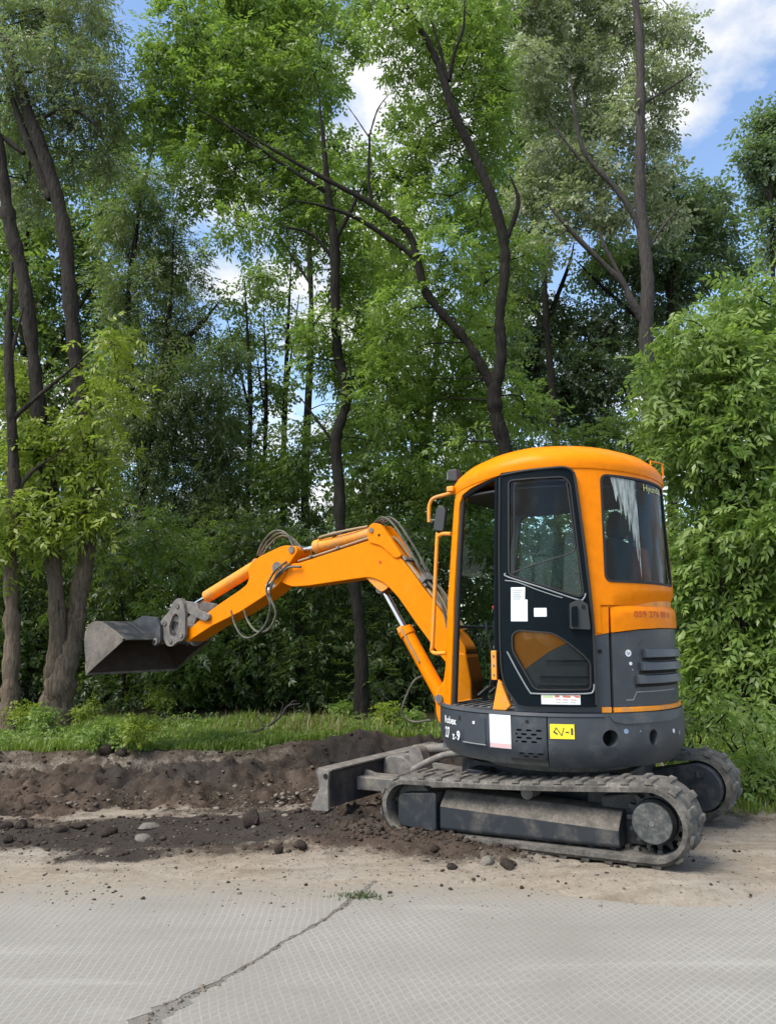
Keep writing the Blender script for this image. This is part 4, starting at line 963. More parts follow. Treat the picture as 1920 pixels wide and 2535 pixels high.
# ------------------------------------------------------------------ concrete road slabs
def slab_mat(a_az, b_az, wb):
    def f(nt):
        g = G(nt); t = g.n('TexCoord'); sp = g.n('SeparateXYZ'); g.l(t.outputs['Object'], sp.inputs[0])
        v = g.coord('Object')
        wn = g.noise(v, 3.5, 3); n1 = g.noise(v, 1.1, 5, .6); n2 = g.noise(v, 26, 5, .65); n3 = g.noise(v, 150, 3, .6)
        lines = None; CS = .031
        for az, wt in ((a_az, 1.), (b_az, wb)):
            u = g.math('ADD', g.math('MULTIPLY', sp.outputs['X'], math.cos(az) / CS), g.math('MULTIPLY', sp.outputs['Y'], -math.sin(az) / CS))
            u = g.math('ADD', u, g.math('MULTIPLY', g.math('SUBTRACT', wn, .5), 1.2))
            fr = g.math('ABSOLUTE', g.math('SUBTRACT', g.math('FRACT', u), .5))
            ln = g.math('MULTIPLY', g.ramp(fr, .36, .46), wt)
            lines = ln if lines is None else g.math('MAXIMUM', lines, ln)
        wear = g.ramp(g.math('ADD', g.math('MULTIPLY', n2, .5), g.math('MULTIPLY', n1, .5)), .40, .60, .08, 1.)
        lines = g.math('MULTIPLY', lines, wear)
        base = g.mix(g.ramp(n1, .32, .68), (0.195, 0.188, 0.167), (0.235, 0.229, 0.211))
        base = g.mix(g.ramp(n2, .35, .7, 0, .55), base, (0.166, 0.161, 0.146))
        base = g.mix(g.ramp(n3, .60, .75, 0, .5), base, (0.278, 0.268, 0.244))
        c = g.mix(g.math('MULTIPLY', lines, .62), base, (0.322, 0.314, 0.291))
        ty = g.noise(g.coord('Object', (.22, 1.5, 1)), 2.6, 5, .6, .5); c = g.mix(g.ramp(ty, .48, .70, 0, .38), c, (0.164, 0.158, 0.146)); c = g.mix(g.ramp(ty, .30, .42, .30, 0), c, (0.366, 0.359, 0.338))
        spot = g.noise(v, 7.5, 6, .7); c = g.mix(g.ramp(spot, .62, .72, 0, .42), c, (0.133, 0.127, 0.114))
        # drifted sand towards the earth
        dy_ = g.math('ADD', g.ramp(sp.outputs['Y'], 3.5, 4.15), g.math('MULTIPLY', g.math('SUBTRACT', n1, .5), 1.1))
        c = g.mix(g.ramp(g.math('ADD', dy_, g.math('MULTIPLY', g.math('SUBTRACT', n2, .5), .9)), .40, 1.0, 0, .95), c, g.mix(g.ramp(n2, .3, .7), (0.159, 0.133, 0.101), (0.260, 0.226, 0.179)))
        c = g.mix(g.ramp(n2, .72, .8, 0, .35), c, (0.074, 0.069, 0.063))
        h = g.math('ADD', g.math('MULTIPLY', lines, .7), g.math('MULTIPLY', n3, .35))
        g.out(c, .92, bump=h, bstr=.35, bdist=.003, spec=.2)
    return f
rs = np.random.RandomState(11)
# joint line between the slabs, from near left to the far edge
jl = [(-3.6, -2.2, .05), (-1.75, 1.0, .05), (-1.12, 2.12, .06), (-.95, 2.42, .085), (-.80, 2.66, .10), (-.70, 2.86, .07), (-.60, 3.0, .024), (-.49, 3.20, .018), (-.42, 3.36, .010), (-.33, 3.50, .030), (-.27, 3.62, .018), (-.20, 3.78, .026), (-.15, 3.92, .03), (-.05, 4.15, .02), (.05, 4.5, .02)]
def jag(side):
    o = []
    for i in range(len(jl) - 1):
        (x0, y0, w0), (x1, y1, w1) = jl[i], jl[i + 1]; k = max(1, int(math.hypot(x1 - x0, y1 - y0) / .03))
        for j in range(k):
            t = j / k; w_ = (w0 * (1 - t) + w1 * t) * .5; r_ = rs.randn() * .005 + rs.randn() * .25 * w_
            o.append((x0 + (x1 - x0) * t + side * max(.003, w_ + r_), y0 + (y1 - y0) * t + rs.randn() * .003))
    return o + [(jl[-1][0] + side * .01, jl[-1][1])]
LJ, RJ = jag(-1), jag(1)
rb = MB().prism([(-40, -30), (40, -30), (40, 4.6), (-40, 4.6)], -.20, -.002, 'z')
def sub_mat(nt):
    g = G(nt); v = g.coord('Object'); n = g.noise(v, 70, 5, .7); m_ = g.noise(v, 12, 4)
    c = g.mix(n, (0.079, 0.074, 0.066), (0.223, 0.212, 0.196)); c = g.mix(g.ramp(m_, .5, .65, 0, .5), c, (0.065, 0.071, 0.040))
    g.out(c, .95, bump=n, bstr=.8, bdist=.01)
road = rb.build('road', mat('road_base_gravel', sub_mat)); setp(road, 'concrete slab road surface across the foreground', 'road', kind='structure')
for nm, poly, mt_ in (('concrete_slab', [(-40, -30), (-9.0, -30)] + [(-5.8, -6.0)] + LJ + [(-.4, 4.5), (-40, 4.5)], slab_mat(R(-2), R(63), .55)),
                      ('concrete_slab', [(-8.9, -30), (40, -30), (40, 4.5)] + RJ[::-1] + [(-5.72, -6.0)], slab_mat(R(-17), R(47), .9))):
    sl_ = MB().prism(poly, -.13, .0, 'z').build(nm, mat('grooved_concrete', mt_), road)

# ------------------------------------------------------------------ stones, clods, rubble
def chunk(rng, n=1, jag_=.28):
    b = bmesh.new(); bmesh.ops.create_icosphere(b, subdivisions=n, radius=1.)
    sx = rng.uniform(.75, 1.25, 3)
    V = np.array([v.co[:] for v in b.verts]); V *= (1 + rng.uniform(-jag_, jag_, (len(V), 1)))
    k = rng.randn(3, 3); k /= np.linalg.norm(k, axis=1)[:, None]
    for q in k: # flat cuts
        d = V @ q; V -= np.outer(np.maximum(d - .62, 0), q)
    V *= sx; F = np.array([[v.index for v in f.verts] for f in b.faces]); b.free(); return V, F
def earth(c0, c1, c2):
    def f(nt):
        g = G(nt); v = g.coord('Object'); n = g.noise(v, 22, 6, .7); m_ = g.noise(v, 90, 3, .6)
        tn = g.n('Attribute', attribute_name='tint').outputs['Fac']
        c = g.mix(g.math('ADD', g.math('MULTIPLY', g.ramp(n, .3, .7), .5), g.math('MULTIPLY', tn, .6)), c0, c1); c = g.mix(g.ramp(m_, .58, .7, 0, .7), c, c2)
        g.out(c, .95, bump=g.math('ADD', n, g.math('MULTIPLY', m_, .5)), bstr=.7, bdist=.012, spec=.15)
    return f
M['clod'] = mat('dark_clod', earth((0.022, 0.017, 0.016), (0.051, 0.041, 0.034), (0.086, 0.070, 0.057)))
M['stone'] = mat('pale_stone', earth((0.119, 0.108, 0.095), (0.194, 0.181, 0.162), (0.249, 0.238, 0.217)))
M['rubble'] = mat('brown_rubble', earth((0.017, 0.013, 0.011), (0.070, 0.054, 0.043), (0.113, 0.095, 0.076)))
M['tan'] = mat('tan_rubble', earth((0.080, 0.066, 0.051), (0.190, 0.164, 0.135), (0.249, 0.226, 0.197)))
def gpt(px, py):
    """photo pixel to the point where it meets the earth"""
    c, s = math.cos(CAM_PITCH), math.sin(CAM_PITCH); a = (px - PW / 2) / FPX; b = (PH / 2 - py) / FPX
    d = Vector((a, c - b * s, s + b * c)); z = 0.
    for _ in range(12):
        t = (z - CAM_H) / d.z; z = .5 * z + .5 * gz(d.x * t, d.y * t)
    return Vector((d.x * t, d.y * t, z))
CL = [(16, 2052, 40, 'dark earth clod at the left picture edge, larger of a touching pair', 'clod'), (54, 2050, 32, 'dark earth clod touching the larger clod at the left edge', 'clod'),
      (152, 2056, 40, 'dark flat earth clod lying left of its rounder neighbour on the sand', 'clod'), (194, 2048, 36, 'dark earth clod resting against the flat clod on the sand', 'clod'),
      (270, 2070, 44, 'single rounded brown clod behind the left dark soil patch', 'clod'), (622, 2044, 56, 'largest round dark clod between soil patch and dozer blade', 'clod'),
      (20, 2082, 24, 'small dark clod on sand near the left edge, below the pair', 'clod'), (76, 2050, 14, 'tiny dark clod right of the pair at the left edge', 'clod'),
      (366, 2052, 46, 'pale flat stone at the back of the dark soil patch', 'stone'), (352, 2080, 40, 'pale flat stone in the middle of the dark soil patch', 'stone'),
      (1208, 2138, 34, 'pale stone chip beside the near track', 'stone'), (1255, 2148, 38, 'brown clod at the near track below the side frame', 'rubble'),
      (1075, 2110, 30, 'brown clod under the front end of the near track', 'rubble'), (742, 2100, 34, 'brown clod right of the dark soil patch', 'rubble'),
      (690, 2112, 30, 'broken brown clod left of the dirt drift', 'rubble'), (1118, 2150, 26, 'small dark clod on the sand below the track drift', 'clod'),
      (268, 1868, 44, 'grey clod sticking out of the turf edge at left', 'rubble'), (300, 1872, 32, 'mossy clod at the turf edge beside the grey clod', 'rubble')]
rng = np.random.RandomState(5)
for px, py, wpx, lab, mm in CL:
    p = gpt(px, py); rad = wpx / 2 * p.y / FPX; V, F = chunk(rng, 2, .16)
    fl = .42 if 'flat' in lab else .8
    V = V * rad * np.array([1, .9, fl])
    o = obj('stone' if mm == 'stone' else 'earth_clod', npmesh('clod', V, F), M[mm], smooth=50); o.location = (p.x, p.y, p.z + rad * fl * .45); o.rotation_euler = (0, 0, rng.rand() * 6)
    setp(o, lab, 'stone' if mm == 'stone' else 'clod', 'loose clods and stones on the ground')

def scatter(name, label, cat, n, pick, size, mt_, seed):
    rg = np.random.RandomState(seed); base = [chunk(rg, 1, .3) for _ in range(9)]
    Vs, Fs, off, k = [], [], 0, 0
    while k < n:
        x, y = pick(rg); 
        if x is None: continue
        V, F = base[rg.randint(9)]; s = size[0] * (size[1] / size[0]) ** (rg.rand() ** 3.2)
        a = rg.rand() * 6.28; Rm = np.array([[math.cos(a), -math.sin(a), 0], [math.sin(a), math.cos(a), 0], [0, 0, .62]])
        Vs.append(V @ Rm.T * s + np.array([x, y, 0])); Vs[-1][:, 2] += s * .18; Fs.append(F + off); off += len(V); k += 1
    cen = np.array([v[:, :2].mean(0) for v in Vs]); zz0 = np.maximum(fields(cen[:, 0], cen[:, 1])[0], 0.0 if 'joint' not in name else -.002)
    for v, z in zip(Vs, zz0): v[:, 2] += z
    me = npmesh(name, np.concatenate(Vs), np.concatenate(Fs)); ta = me.attributes.new('tint', 'FLOAT', 'FACE'); ta.data.foreach_set('value', np.repeat(rg.rand(len(Fs)), [len(f) for f in Fs]).astype(np.float32))
    o = obj(name, me, mt_); setp(o, label, cat, kind='stuff'); return o
def pick_soil(thr, x0, x1, y0, y1):
    def f(rg):
        x, y = rg.uniform(x0, x1), rg.uniform(y0, y1); z, s, g_ = fields(np.array([x]), np.array([y]))
        return (x, y) if s[0] > thr and g_[0] < .4 else (None, None)
    return f
scatter('rubble', 'brown broken soil lumps over the dug ground', 'rubble', 4200, pick_soil(.35, -4.5, 1.2, 4.3, 7.6), (.005, .028), M['rubble'], 3)
scatter('gravel', 'pale broken stones mixed into the dug soil', 'gravel', 520, lambda rg: (rg.normal(-.85, .75), rg.normal(6.05, .42)), (.005, .028), M['tan'], 4)
scatter('grit', 'pale grit and small stones on the sandy strip', 'grit', 1300, lambda rg: (rg.uniform(-2.4, 2.4), 3.75 + 1.6 * rg.rand()), (.003, .012), M['tan'], 9)
scatter('crumbs', 'dark crumbs of soil scattered over the sand', 'soil crumbs', 1100, lambda rg: (rg.uniform(-2.6, 2.0), 3.4 + 2.0 * rg.rand() ** .5), (.003, .015), M['clod'], 6)
scatter('track_spill', 'broken dirt spilled along the near track', 'dirt', 520, lambda rg: (lambda t: (-.35 + 1.15 * t + rg.normal(0, .14), 5.0 - .42 * t + rg.normal(0, .13)))(rg.rand()), (.007, .032), M['rubble'], 7)
def pj(rg):
    i = 2 + int(rg.rand() ** 1.4 * (len(jl) - 4)); t = rg.rand(); w_ = jl[i][2]
    return (jl[i][0] * (1 - t) + jl[i + 1][0] * t + rg.uniform(-.42, .42) * w_, jl[i][1] * (1 - t) + jl[i + 1][1] * t)
scatter('joint_gravel', 'crumbled grey stones in the joint between the concrete slabs', 'gravel', 300, pj, (.004, .013), M['tan'], 8)
# ------------------------------------------------------------------ vegetation
def leaf_mat(c0, c1, trans=.38):
    def f(nt):
        g = G(nt); t = g.n('Attribute', attribute_name='tint').outputs['Fac']
        c = g.mix(t, c0, c1)
        p = g.n('BsdfPrincipled'); g.l(c, p.inputs['Base Color']); p.inputs['Roughness'].default_value = .42; p.inputs['Specular IOR Level'].default_value = .5
        tr = g.n('BsdfTranslucent'); tc_ = g.mix(.45, c, (.26, .42, .05)); g.l(tc_, tr.inputs[0])
        m_ = g.n('MixShader'); m_.inputs[0].default_value = trans + .08; g.l(p.outputs[0], m_.inputs[1]); g.l(tr.outputs[0], m_.inputs[2])
        o = g.n('OutputMaterial'); g.l(m_.outputs[0], o.inputs[0])
    return f
LM = {
 'lime': mat('lime_leaves', leaf_mat((0.153, 0.216, 0.020), (0.296, 0.350, 0.049), .42)),
 'maple': mat('maple_leaves', leaf_mat((0.092, 0.171, 0.025), (0.198, 0.294, 0.049), .42)),
 'green': mat('green_leaves', leaf_mat((0.072, 0.133, 0.027), (0.161, 0.232, 0.052), .40)),
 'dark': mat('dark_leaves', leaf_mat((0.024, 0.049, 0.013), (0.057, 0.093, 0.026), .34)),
 'willow': mat('grey_green_leaves', leaf_mat((0.097, 0.136, 0.055), (0.240, 0.272, 0.142), .36)),
 'olive': mat('willow_leaves', leaf_mat((0.073, 0.113, 0.040), (0.181, 0.227, 0.093), .38)),
 'silver': mat('silver_green_leaves', leaf_mat((0.178, 0.222, 0.118), (0.416, 0.440, 0.290), .34)),
 'ash': mat('box_elder_leaves', leaf_mat((0.101, 0.184, 0.038), (0.242, 0.335, 0.085), .42)),
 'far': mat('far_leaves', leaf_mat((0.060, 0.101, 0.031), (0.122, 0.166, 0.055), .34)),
 'blue': mat('blue_green_leaves', leaf_mat((0.069, 0.116, 0.062), (0.150, 0.201, 0.114), .34)),
 'grass': mat('grass_blades', leaf_mat((0.082, 0.144, 0.016), (0.211, 0.272, 0.048), .38)),
 'dry': mat('dry_grass', leaf_mat((0.119, 0.103, 0.033), (0.222, 0.183, 0.074), .3)),
}
def bark_mat(c0, c1, c2, top=None):
    def f(nt):
        g = G(nt); v = g.coord('Object', (1, 1, .16)); n = g.noise(v, 34, 5, .7, .6); b = g.noise(g.coord('Object'), 3., 4)
        c = g.mix(g.ramp(n, .32, .68), c0, c1); c = g.mix(g.ramp(b, .45, .75, 0, .7), c, c2)
        if top:  # shade on the upper trunk, put into the bark colour by height
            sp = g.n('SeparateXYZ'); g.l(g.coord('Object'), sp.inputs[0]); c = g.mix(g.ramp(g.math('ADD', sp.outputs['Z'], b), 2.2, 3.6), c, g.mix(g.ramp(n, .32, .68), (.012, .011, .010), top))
        g.out(c, .95, bump=n, bstr=1., bdist=.04, spec=.15)
    return f
M['bark'] = mat('dark_bark', bark_mat((0.007, 0.006, 0.006), (0.030, 0.027, 0.022), (0.022, 0.024, 0.017)))
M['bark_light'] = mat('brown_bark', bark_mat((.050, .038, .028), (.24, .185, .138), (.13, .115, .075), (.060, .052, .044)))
M['bark_grey'] = mat('grey_bark', bark_mat((.028, .026, .025), (.095, .084, .080), (.065, .065, .058)))

def nrm(v): return v / np.maximum(np.linalg.norm(v, axis=-1, keepdims=True), 1e-9)
def leaflets(O, D, rg, kind, size):
    """O,D (n,3): stalk origin and direction -> quads of leaf shaped faces"""
    n = len(O); up = np.array([0, 0, 1.]) + rg.randn(n, 3) * .75
    S = nrm(np.cross(D, up)); Nn = nrm(np.cross(S, D))
    if kind == 'pinnate': T = [(.28, 1, 58), (.28, -1, 58), (.58, 1, 52), (.58, -1, 52), (.86, 1, 40), (.86, -1, 40), (1., 0, 0)]; rach, ll, ww = 2.3, 1.0, .40
    elif kind == 'broad': T = [(.15, 1, 70), (.35, -1, 60), (.6, 1, 50), (.8, -1, 42), (1., 0, 0)]; rach, ll, ww = 2.1, 1.0, .62
    else: T = [(.1, 1, 45), (.25, -1, 45), (.42, 1, 40), (.58, -1, 40), (.75, 1, 32), (.9, -1, 30), (1., 0, 0)]; rach, ll, ww = 3.0, 1.25, .26
    out = []
    sz = size * rg.uniform(.7, 1.25, (n, 1))
    for t, s, a in T:
        a_ = R(a) + rg.randn(n, 1) * .18
        d = nrm(D * np.cos(a_) + S * np.sin(a_) * s - Nn * .20 + rg.randn(n, 3) * .12)
        b = O + D * sz * rach * t - np.array([0, 0, 1.]) * sz * (t * t) * .35
        p = nrm(np.cross(d, Nn) + Nn * rg.randn(n, 1) * .35); l_ = sz * ll * rg.uniform(.8, 1.15, (n, 1)); w_ = l_ * ww * .5
        m_ = b + d * l_ * .42
        tip = b + d * l_ - np.array([0, 0, 1.]) * l_ * .12
        out.append(np.stack([b, m_ + p * w_, tip, m_ - p * w_], 1))
    return np.stack(out, 1).reshape(-1, 4, 3), len(T)

def leaf_mesh(name, Q, tint):
    V = Q.reshape(-1, 3); F = np.arange(len(V)).reshape(-1, 4)
    me = npmesh(name, V, F); a = me.attributes.new('tint', 'FLOAT', 'FACE'); a.data.foreach_set('value', np.clip(tint, 0, 1).astype(np.float32)); return me

DENS, BLOB, LEAF = 1.75, 1.14, 1.12
def crown(blobs, kind, size, dens, seed, droop=.25, per=7):
    """blobs: (centre, rx, ry, rz). clumps of sprays spread through each ellipsoid, thicker to the outside"""
    rg = np.random.RandomState(seed); Os, Ds, Ts = [], [], []
    for c, rx, ry, rz in blobs:
        nt_ = max(3, int(dens * (rx * rz + .5 * rx * ry + .5 * ry * rz) * math.pi))
        d = nrm(rg.randn(nt_, 3)); r = rg.rand(nt_, 1) ** .42 * rg.uniform(.86, 1.12, (nt_, 1))
        P = np.array(c) + d * r * np.array([rx, ry, rz])
        tn = rg.rand(nt_)
        k = rg.randint(per - 2, per + 3, nt_)
        idx = np.repeat(np.arange(nt_), k); m_ = len(idx)
        az = rg.rand(m_) * 6.283; el = rg.randn(m_) * .35 - droop
        D = np.stack([np.cos(az) * np.cos(el), np.sin(az) * np.cos(el), np.sin(el)], 1)
        D = nrm(D + d[idx] * .55)
        Os.append(P[idx] + rg.randn(m_, 3) * size * 1.15); Ds.append(D); Ts.append(tn[idx])
    O, D, T = np.concatenate(Os), np.concatenate(Ds), np.concatenate(Ts)
    Q, k = leaflets(O, D, rg, kind, size)
    tint = np.repeat(T * .75, k) + rg.rand(len(Q)) * .3
    return Q, tint

NLEAF = [0]
def tree(name, label, cat, Y, limbs, blobs, lm, kind, size, dens, bark='bark', group=None, seed=1, droop=.25, back=.35, twig=1.):
    """limbs: lists of (px,py,width_px[,dY]) in photo pixels at distance Y; blobs: (px,py,rx,ry[,dY])"""
    rg = np.random.RandomState(seed)
    b0 = limbs[0][0]; base = at(b0[0], b0[1], Y + (b0[3] if len(b0) > 3 else 0))
    g0 = gz(base.x, base.y)
    T = empty(name, (base.x, base.y, g0)); setp(T, label, cat, group); B = Vector((base.x, base.y, g0))
    nodes = []
    for li, lb in enumerate(limbs):
        P, rr = [], []
        for q in lb:
            yy = Y + (q[3] if len(q) > 3 else 0); p = at(q[0], q[1], yy); P.append(p); rr.append(q[2] * .5 * yy / FPX)
        rr[-1] *= .4
        if li == 0:
            foot = Vector((P[0].x, P[0].y, g0 - .15)); P.insert(0, foot); rr.insert(0, rr[0] * 1.35)
            if P[1].z < g0 + .05: P.pop(1); rr.pop(1)
        P = [p + Vector((rg.randn(), rg.randn(), 0)) * (.25 * r_) if 0 < i else p for i, (p, r_) in enumerate(zip(P, rr))]
        P2, r2 = catmull(P, rr, 7) if len(P) > 2 else (P, rr)
        # knobbly outline
        r2 = [r_ * (1 + .10 * rg.randn()) for r_ in r2]
        mb = MB().tube([p - B for p in P2], r2, n=12 if li == 0 else 9, sub=1)
        mb.build('trunk' if li == 0 else 'limb', M[bark], T, smooth=60)
        nodes += list(zip(P2, r2))[(len(P2) // 4 if li == 0 else 0):]
    W = []
    tw = MB()
    for bl in blobs:
        yy = Y + back + (bl[4] if len(bl) > 4 else 0) + rg.randn() * .25; c = at(bl[0], bl[1], yy); rx, rz = BLOB * bl[2] * yy / FPX, BLOB * bl[3] * yy / FPX
        W.append((c, rx, .5 * (rx + rz), rz))
        if nodes and twig:
            nn = min(nodes, key=lambda q: (q[0] - c).length + max(0, q[0].z - c.z) * 1.5)
            s = nn[0]; mid = s.lerp(c, .5) + Vector((rg.randn() * .12, rg.randn() * .12, (c - s).length * .10))
            r0 = min(nn[1] * .4, .013)
            tw.tube([s - B, mid - B, c - B], [r0, r0 * .6, r0 * .3 + .003], n=5, sub=4)
            for k in range(int(5 * twig)):
                e = c + Vector(nrm(rg.randn(3))) * rx * .9; m2 = mid.lerp(c, .3 + .6 * rg.rand()); m3 = m2.lerp(e, .5) + Vector(rg.randn(3)) * .06
                tw.tube([m2 - B, m3 - B, e - B], [.008, .006, .003], n=4, sub=3)
    if tw.v: o = tw.build('branches', M[bark], T, fix=False); o['kind'] = 'stuff'
    if W:
        Q, tint = crown(W, kind, size * LEAF, dens * DENS, seed + 50, droop); NLEAF[0] += len(Q)
        Q = Q - np.array(B)
        o = obj('crown', leaf_mesh('crown', Q, tint), LM[lm], T); o['kind'] = 'stuff'
    return T
S = 1920 / 1675.
def sc(*pts): return [(p[0] * S, p[1] * S) + tuple(p[2:]) for p in pts]
TG = 'trees at the edge of the wood'
# --- left pair of trunks, grey green narrow leaves
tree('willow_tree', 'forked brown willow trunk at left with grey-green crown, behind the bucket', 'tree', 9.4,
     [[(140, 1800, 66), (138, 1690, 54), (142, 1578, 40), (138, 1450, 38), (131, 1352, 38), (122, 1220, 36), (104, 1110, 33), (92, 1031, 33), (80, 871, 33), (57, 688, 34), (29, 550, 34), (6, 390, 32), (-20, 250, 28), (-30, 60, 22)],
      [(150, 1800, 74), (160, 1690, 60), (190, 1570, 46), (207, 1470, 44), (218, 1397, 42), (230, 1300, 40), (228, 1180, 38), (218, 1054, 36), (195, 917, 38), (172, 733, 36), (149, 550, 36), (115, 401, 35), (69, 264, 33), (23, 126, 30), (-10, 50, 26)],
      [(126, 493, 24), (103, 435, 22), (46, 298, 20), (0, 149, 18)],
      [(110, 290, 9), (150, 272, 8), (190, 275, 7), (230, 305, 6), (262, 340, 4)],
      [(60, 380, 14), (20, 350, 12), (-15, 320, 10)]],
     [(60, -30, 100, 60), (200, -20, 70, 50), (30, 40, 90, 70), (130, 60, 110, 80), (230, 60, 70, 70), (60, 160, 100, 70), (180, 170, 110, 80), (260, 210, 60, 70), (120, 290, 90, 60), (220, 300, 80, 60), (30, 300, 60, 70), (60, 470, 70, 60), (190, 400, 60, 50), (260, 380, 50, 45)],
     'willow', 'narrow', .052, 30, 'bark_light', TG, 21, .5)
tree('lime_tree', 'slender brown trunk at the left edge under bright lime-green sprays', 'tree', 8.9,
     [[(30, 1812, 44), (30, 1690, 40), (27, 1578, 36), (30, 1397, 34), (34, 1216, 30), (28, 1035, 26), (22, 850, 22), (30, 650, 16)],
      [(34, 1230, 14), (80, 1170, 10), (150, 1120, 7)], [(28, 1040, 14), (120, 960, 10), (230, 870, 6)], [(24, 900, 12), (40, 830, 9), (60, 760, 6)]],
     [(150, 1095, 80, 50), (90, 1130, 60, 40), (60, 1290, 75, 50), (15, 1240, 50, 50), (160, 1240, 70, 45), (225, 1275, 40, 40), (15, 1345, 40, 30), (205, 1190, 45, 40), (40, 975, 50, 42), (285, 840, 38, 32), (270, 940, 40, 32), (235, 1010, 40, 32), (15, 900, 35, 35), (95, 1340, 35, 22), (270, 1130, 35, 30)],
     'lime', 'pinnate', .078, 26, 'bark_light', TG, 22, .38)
tree('linden_tree', 'green tree filling the gaps between the left trunks', 'tree', 13.6,
     [[(70, 1700, 22), (75, 1300, 20), (60, 900, 16), (70, 500, 10), (80, 300, 6)], [(66, 1000, 10), (200, 760, 7), (300, 600, 4)], [(64, 900, 9), (-20, 700, 6)]],
     [(20, 330, 80, 70), (120, 420, 80, 70), (40, 520, 90, 70), (150, 560, 70, 60), (250, 520, 60, 60), (20, 640, 80, 70), (120, 690, 80, 60), (220, 640, 60, 60), (60, 790, 90, 70), (160, 830, 80, 70), (250, 760, 60, 60), (30, 930, 90, 70), (130, 980, 80, 70), (240, 920, 70, 70), (60, 1110, 90, 70), (180, 1130, 80, 70), (260, 1080, 60, 60), (300, 330, 50, 50), (230, 430, 50, 40)],
     'green', 'broad', .082, 17, 'bark', TG, 30, .3)
# --- background willow with a dense grey green crown, left of centre
tree('willow_tree', 'broad dark willow filling the space right of the forked trunk', 'tree', 12.5,
     [[(330, 1770, 30), (340, 1500, 26), (355, 1200, 24), (385, 1000, 20), (430, 880, 16), (500, 800, 12), (545, 745, 7)], [(355, 1200, 18), (330, 950, 14), (320, 700, 10), (350, 500, 7)], [(385, 1000, 12), (420, 760, 9), (430, 560, 6)], [(332, 640, 10), (350, 500, 9), (374, 378, 8), (385, 300, 7), (378, 230, 5)], [(374, 378, 7), (420, 345, 6), (470, 322, 4)]],
     [(330, 560, 100, 80), (430, 640, 90, 80), (340, 720, 110, 90), (450, 790, 70, 80), (350, 880, 110, 90), (460, 940, 90, 80), (330, 1030, 100, 90), (450, 1090, 100, 80), (540, 1030, 60, 90), (340, 1180, 110, 80), (480, 1220, 100, 80), (380, 470, 70, 60), (310, 420, 60, 50), (560, 880, 40, 60), (560, 1160, 60, 70), (290, 1290, 90, 70), (430, 1330, 110, 80), (560, 1300, 80, 70)],
     'olive', 'narrow', .062, 26, 'bark', TG, 23, .5)
# --- maple with straight trunk in the middle
tree('maple_tree', 'maple with a straight dark trunk rising behind the boom', 'tree', 9.6,
     [[(894, 1800, 32), (888, 1604, 30), (877, 1444, 29), (848, 1318, 29), (837, 1203, 29), (837, 1089, 28), (854, 997, 28), (846, 930, 27), (837, 871, 26), (825, 733, 26), (827, 596, 25), (815, 480, 18), (800, 360, 12), (790, 250, 8)],
      [(826, 640, 12), (770, 580, 10), (700, 560, 7)], [(827, 600, 14), (870, 520, 10), (900, 450, 7)], [(838, 1120, 9), (800, 1060, 7), (740, 980, 5)], [(815, 480, 12), (690, 400, 9), (560, 310, 7), (470, 260, 5)]],
     [(395, 180, 80, 70), (440, 280, 90, 60), (360, 290, 50, 60), (520, 90, 80, 60), (600, 150, 100, 70), (540, 220, 90, 60), (700, 70, 100, 70), (640, 250, 90, 60), (740, 170, 90, 70), (480, 400, 60, 50), (570, 340, 90, 60), (700, 330, 90, 60), (650, 430, 100, 60), (760, 420, 80, 55), (560, 460, 60, 50), (580, 560, 60, 40), (700, 530, 90, 55), (800, 520, 70, 55), (850, 640, 70, 60), (770, 800, 60, 55), (880, 740, 60, 60), (920, 850, 70, 60), (800, 900, 60, 45), (460, 480, 40, 40), (420, 130, 60, 50), (640, 20, 100, 50), (470, 20, 70, 50), (760, -10, 90, 50), (560, -30, 80, 50), (880, 900, 60, 50)],
     'maple', 'pinnate', .070, 21, 'bark', TG, 24, .3, back=.6)
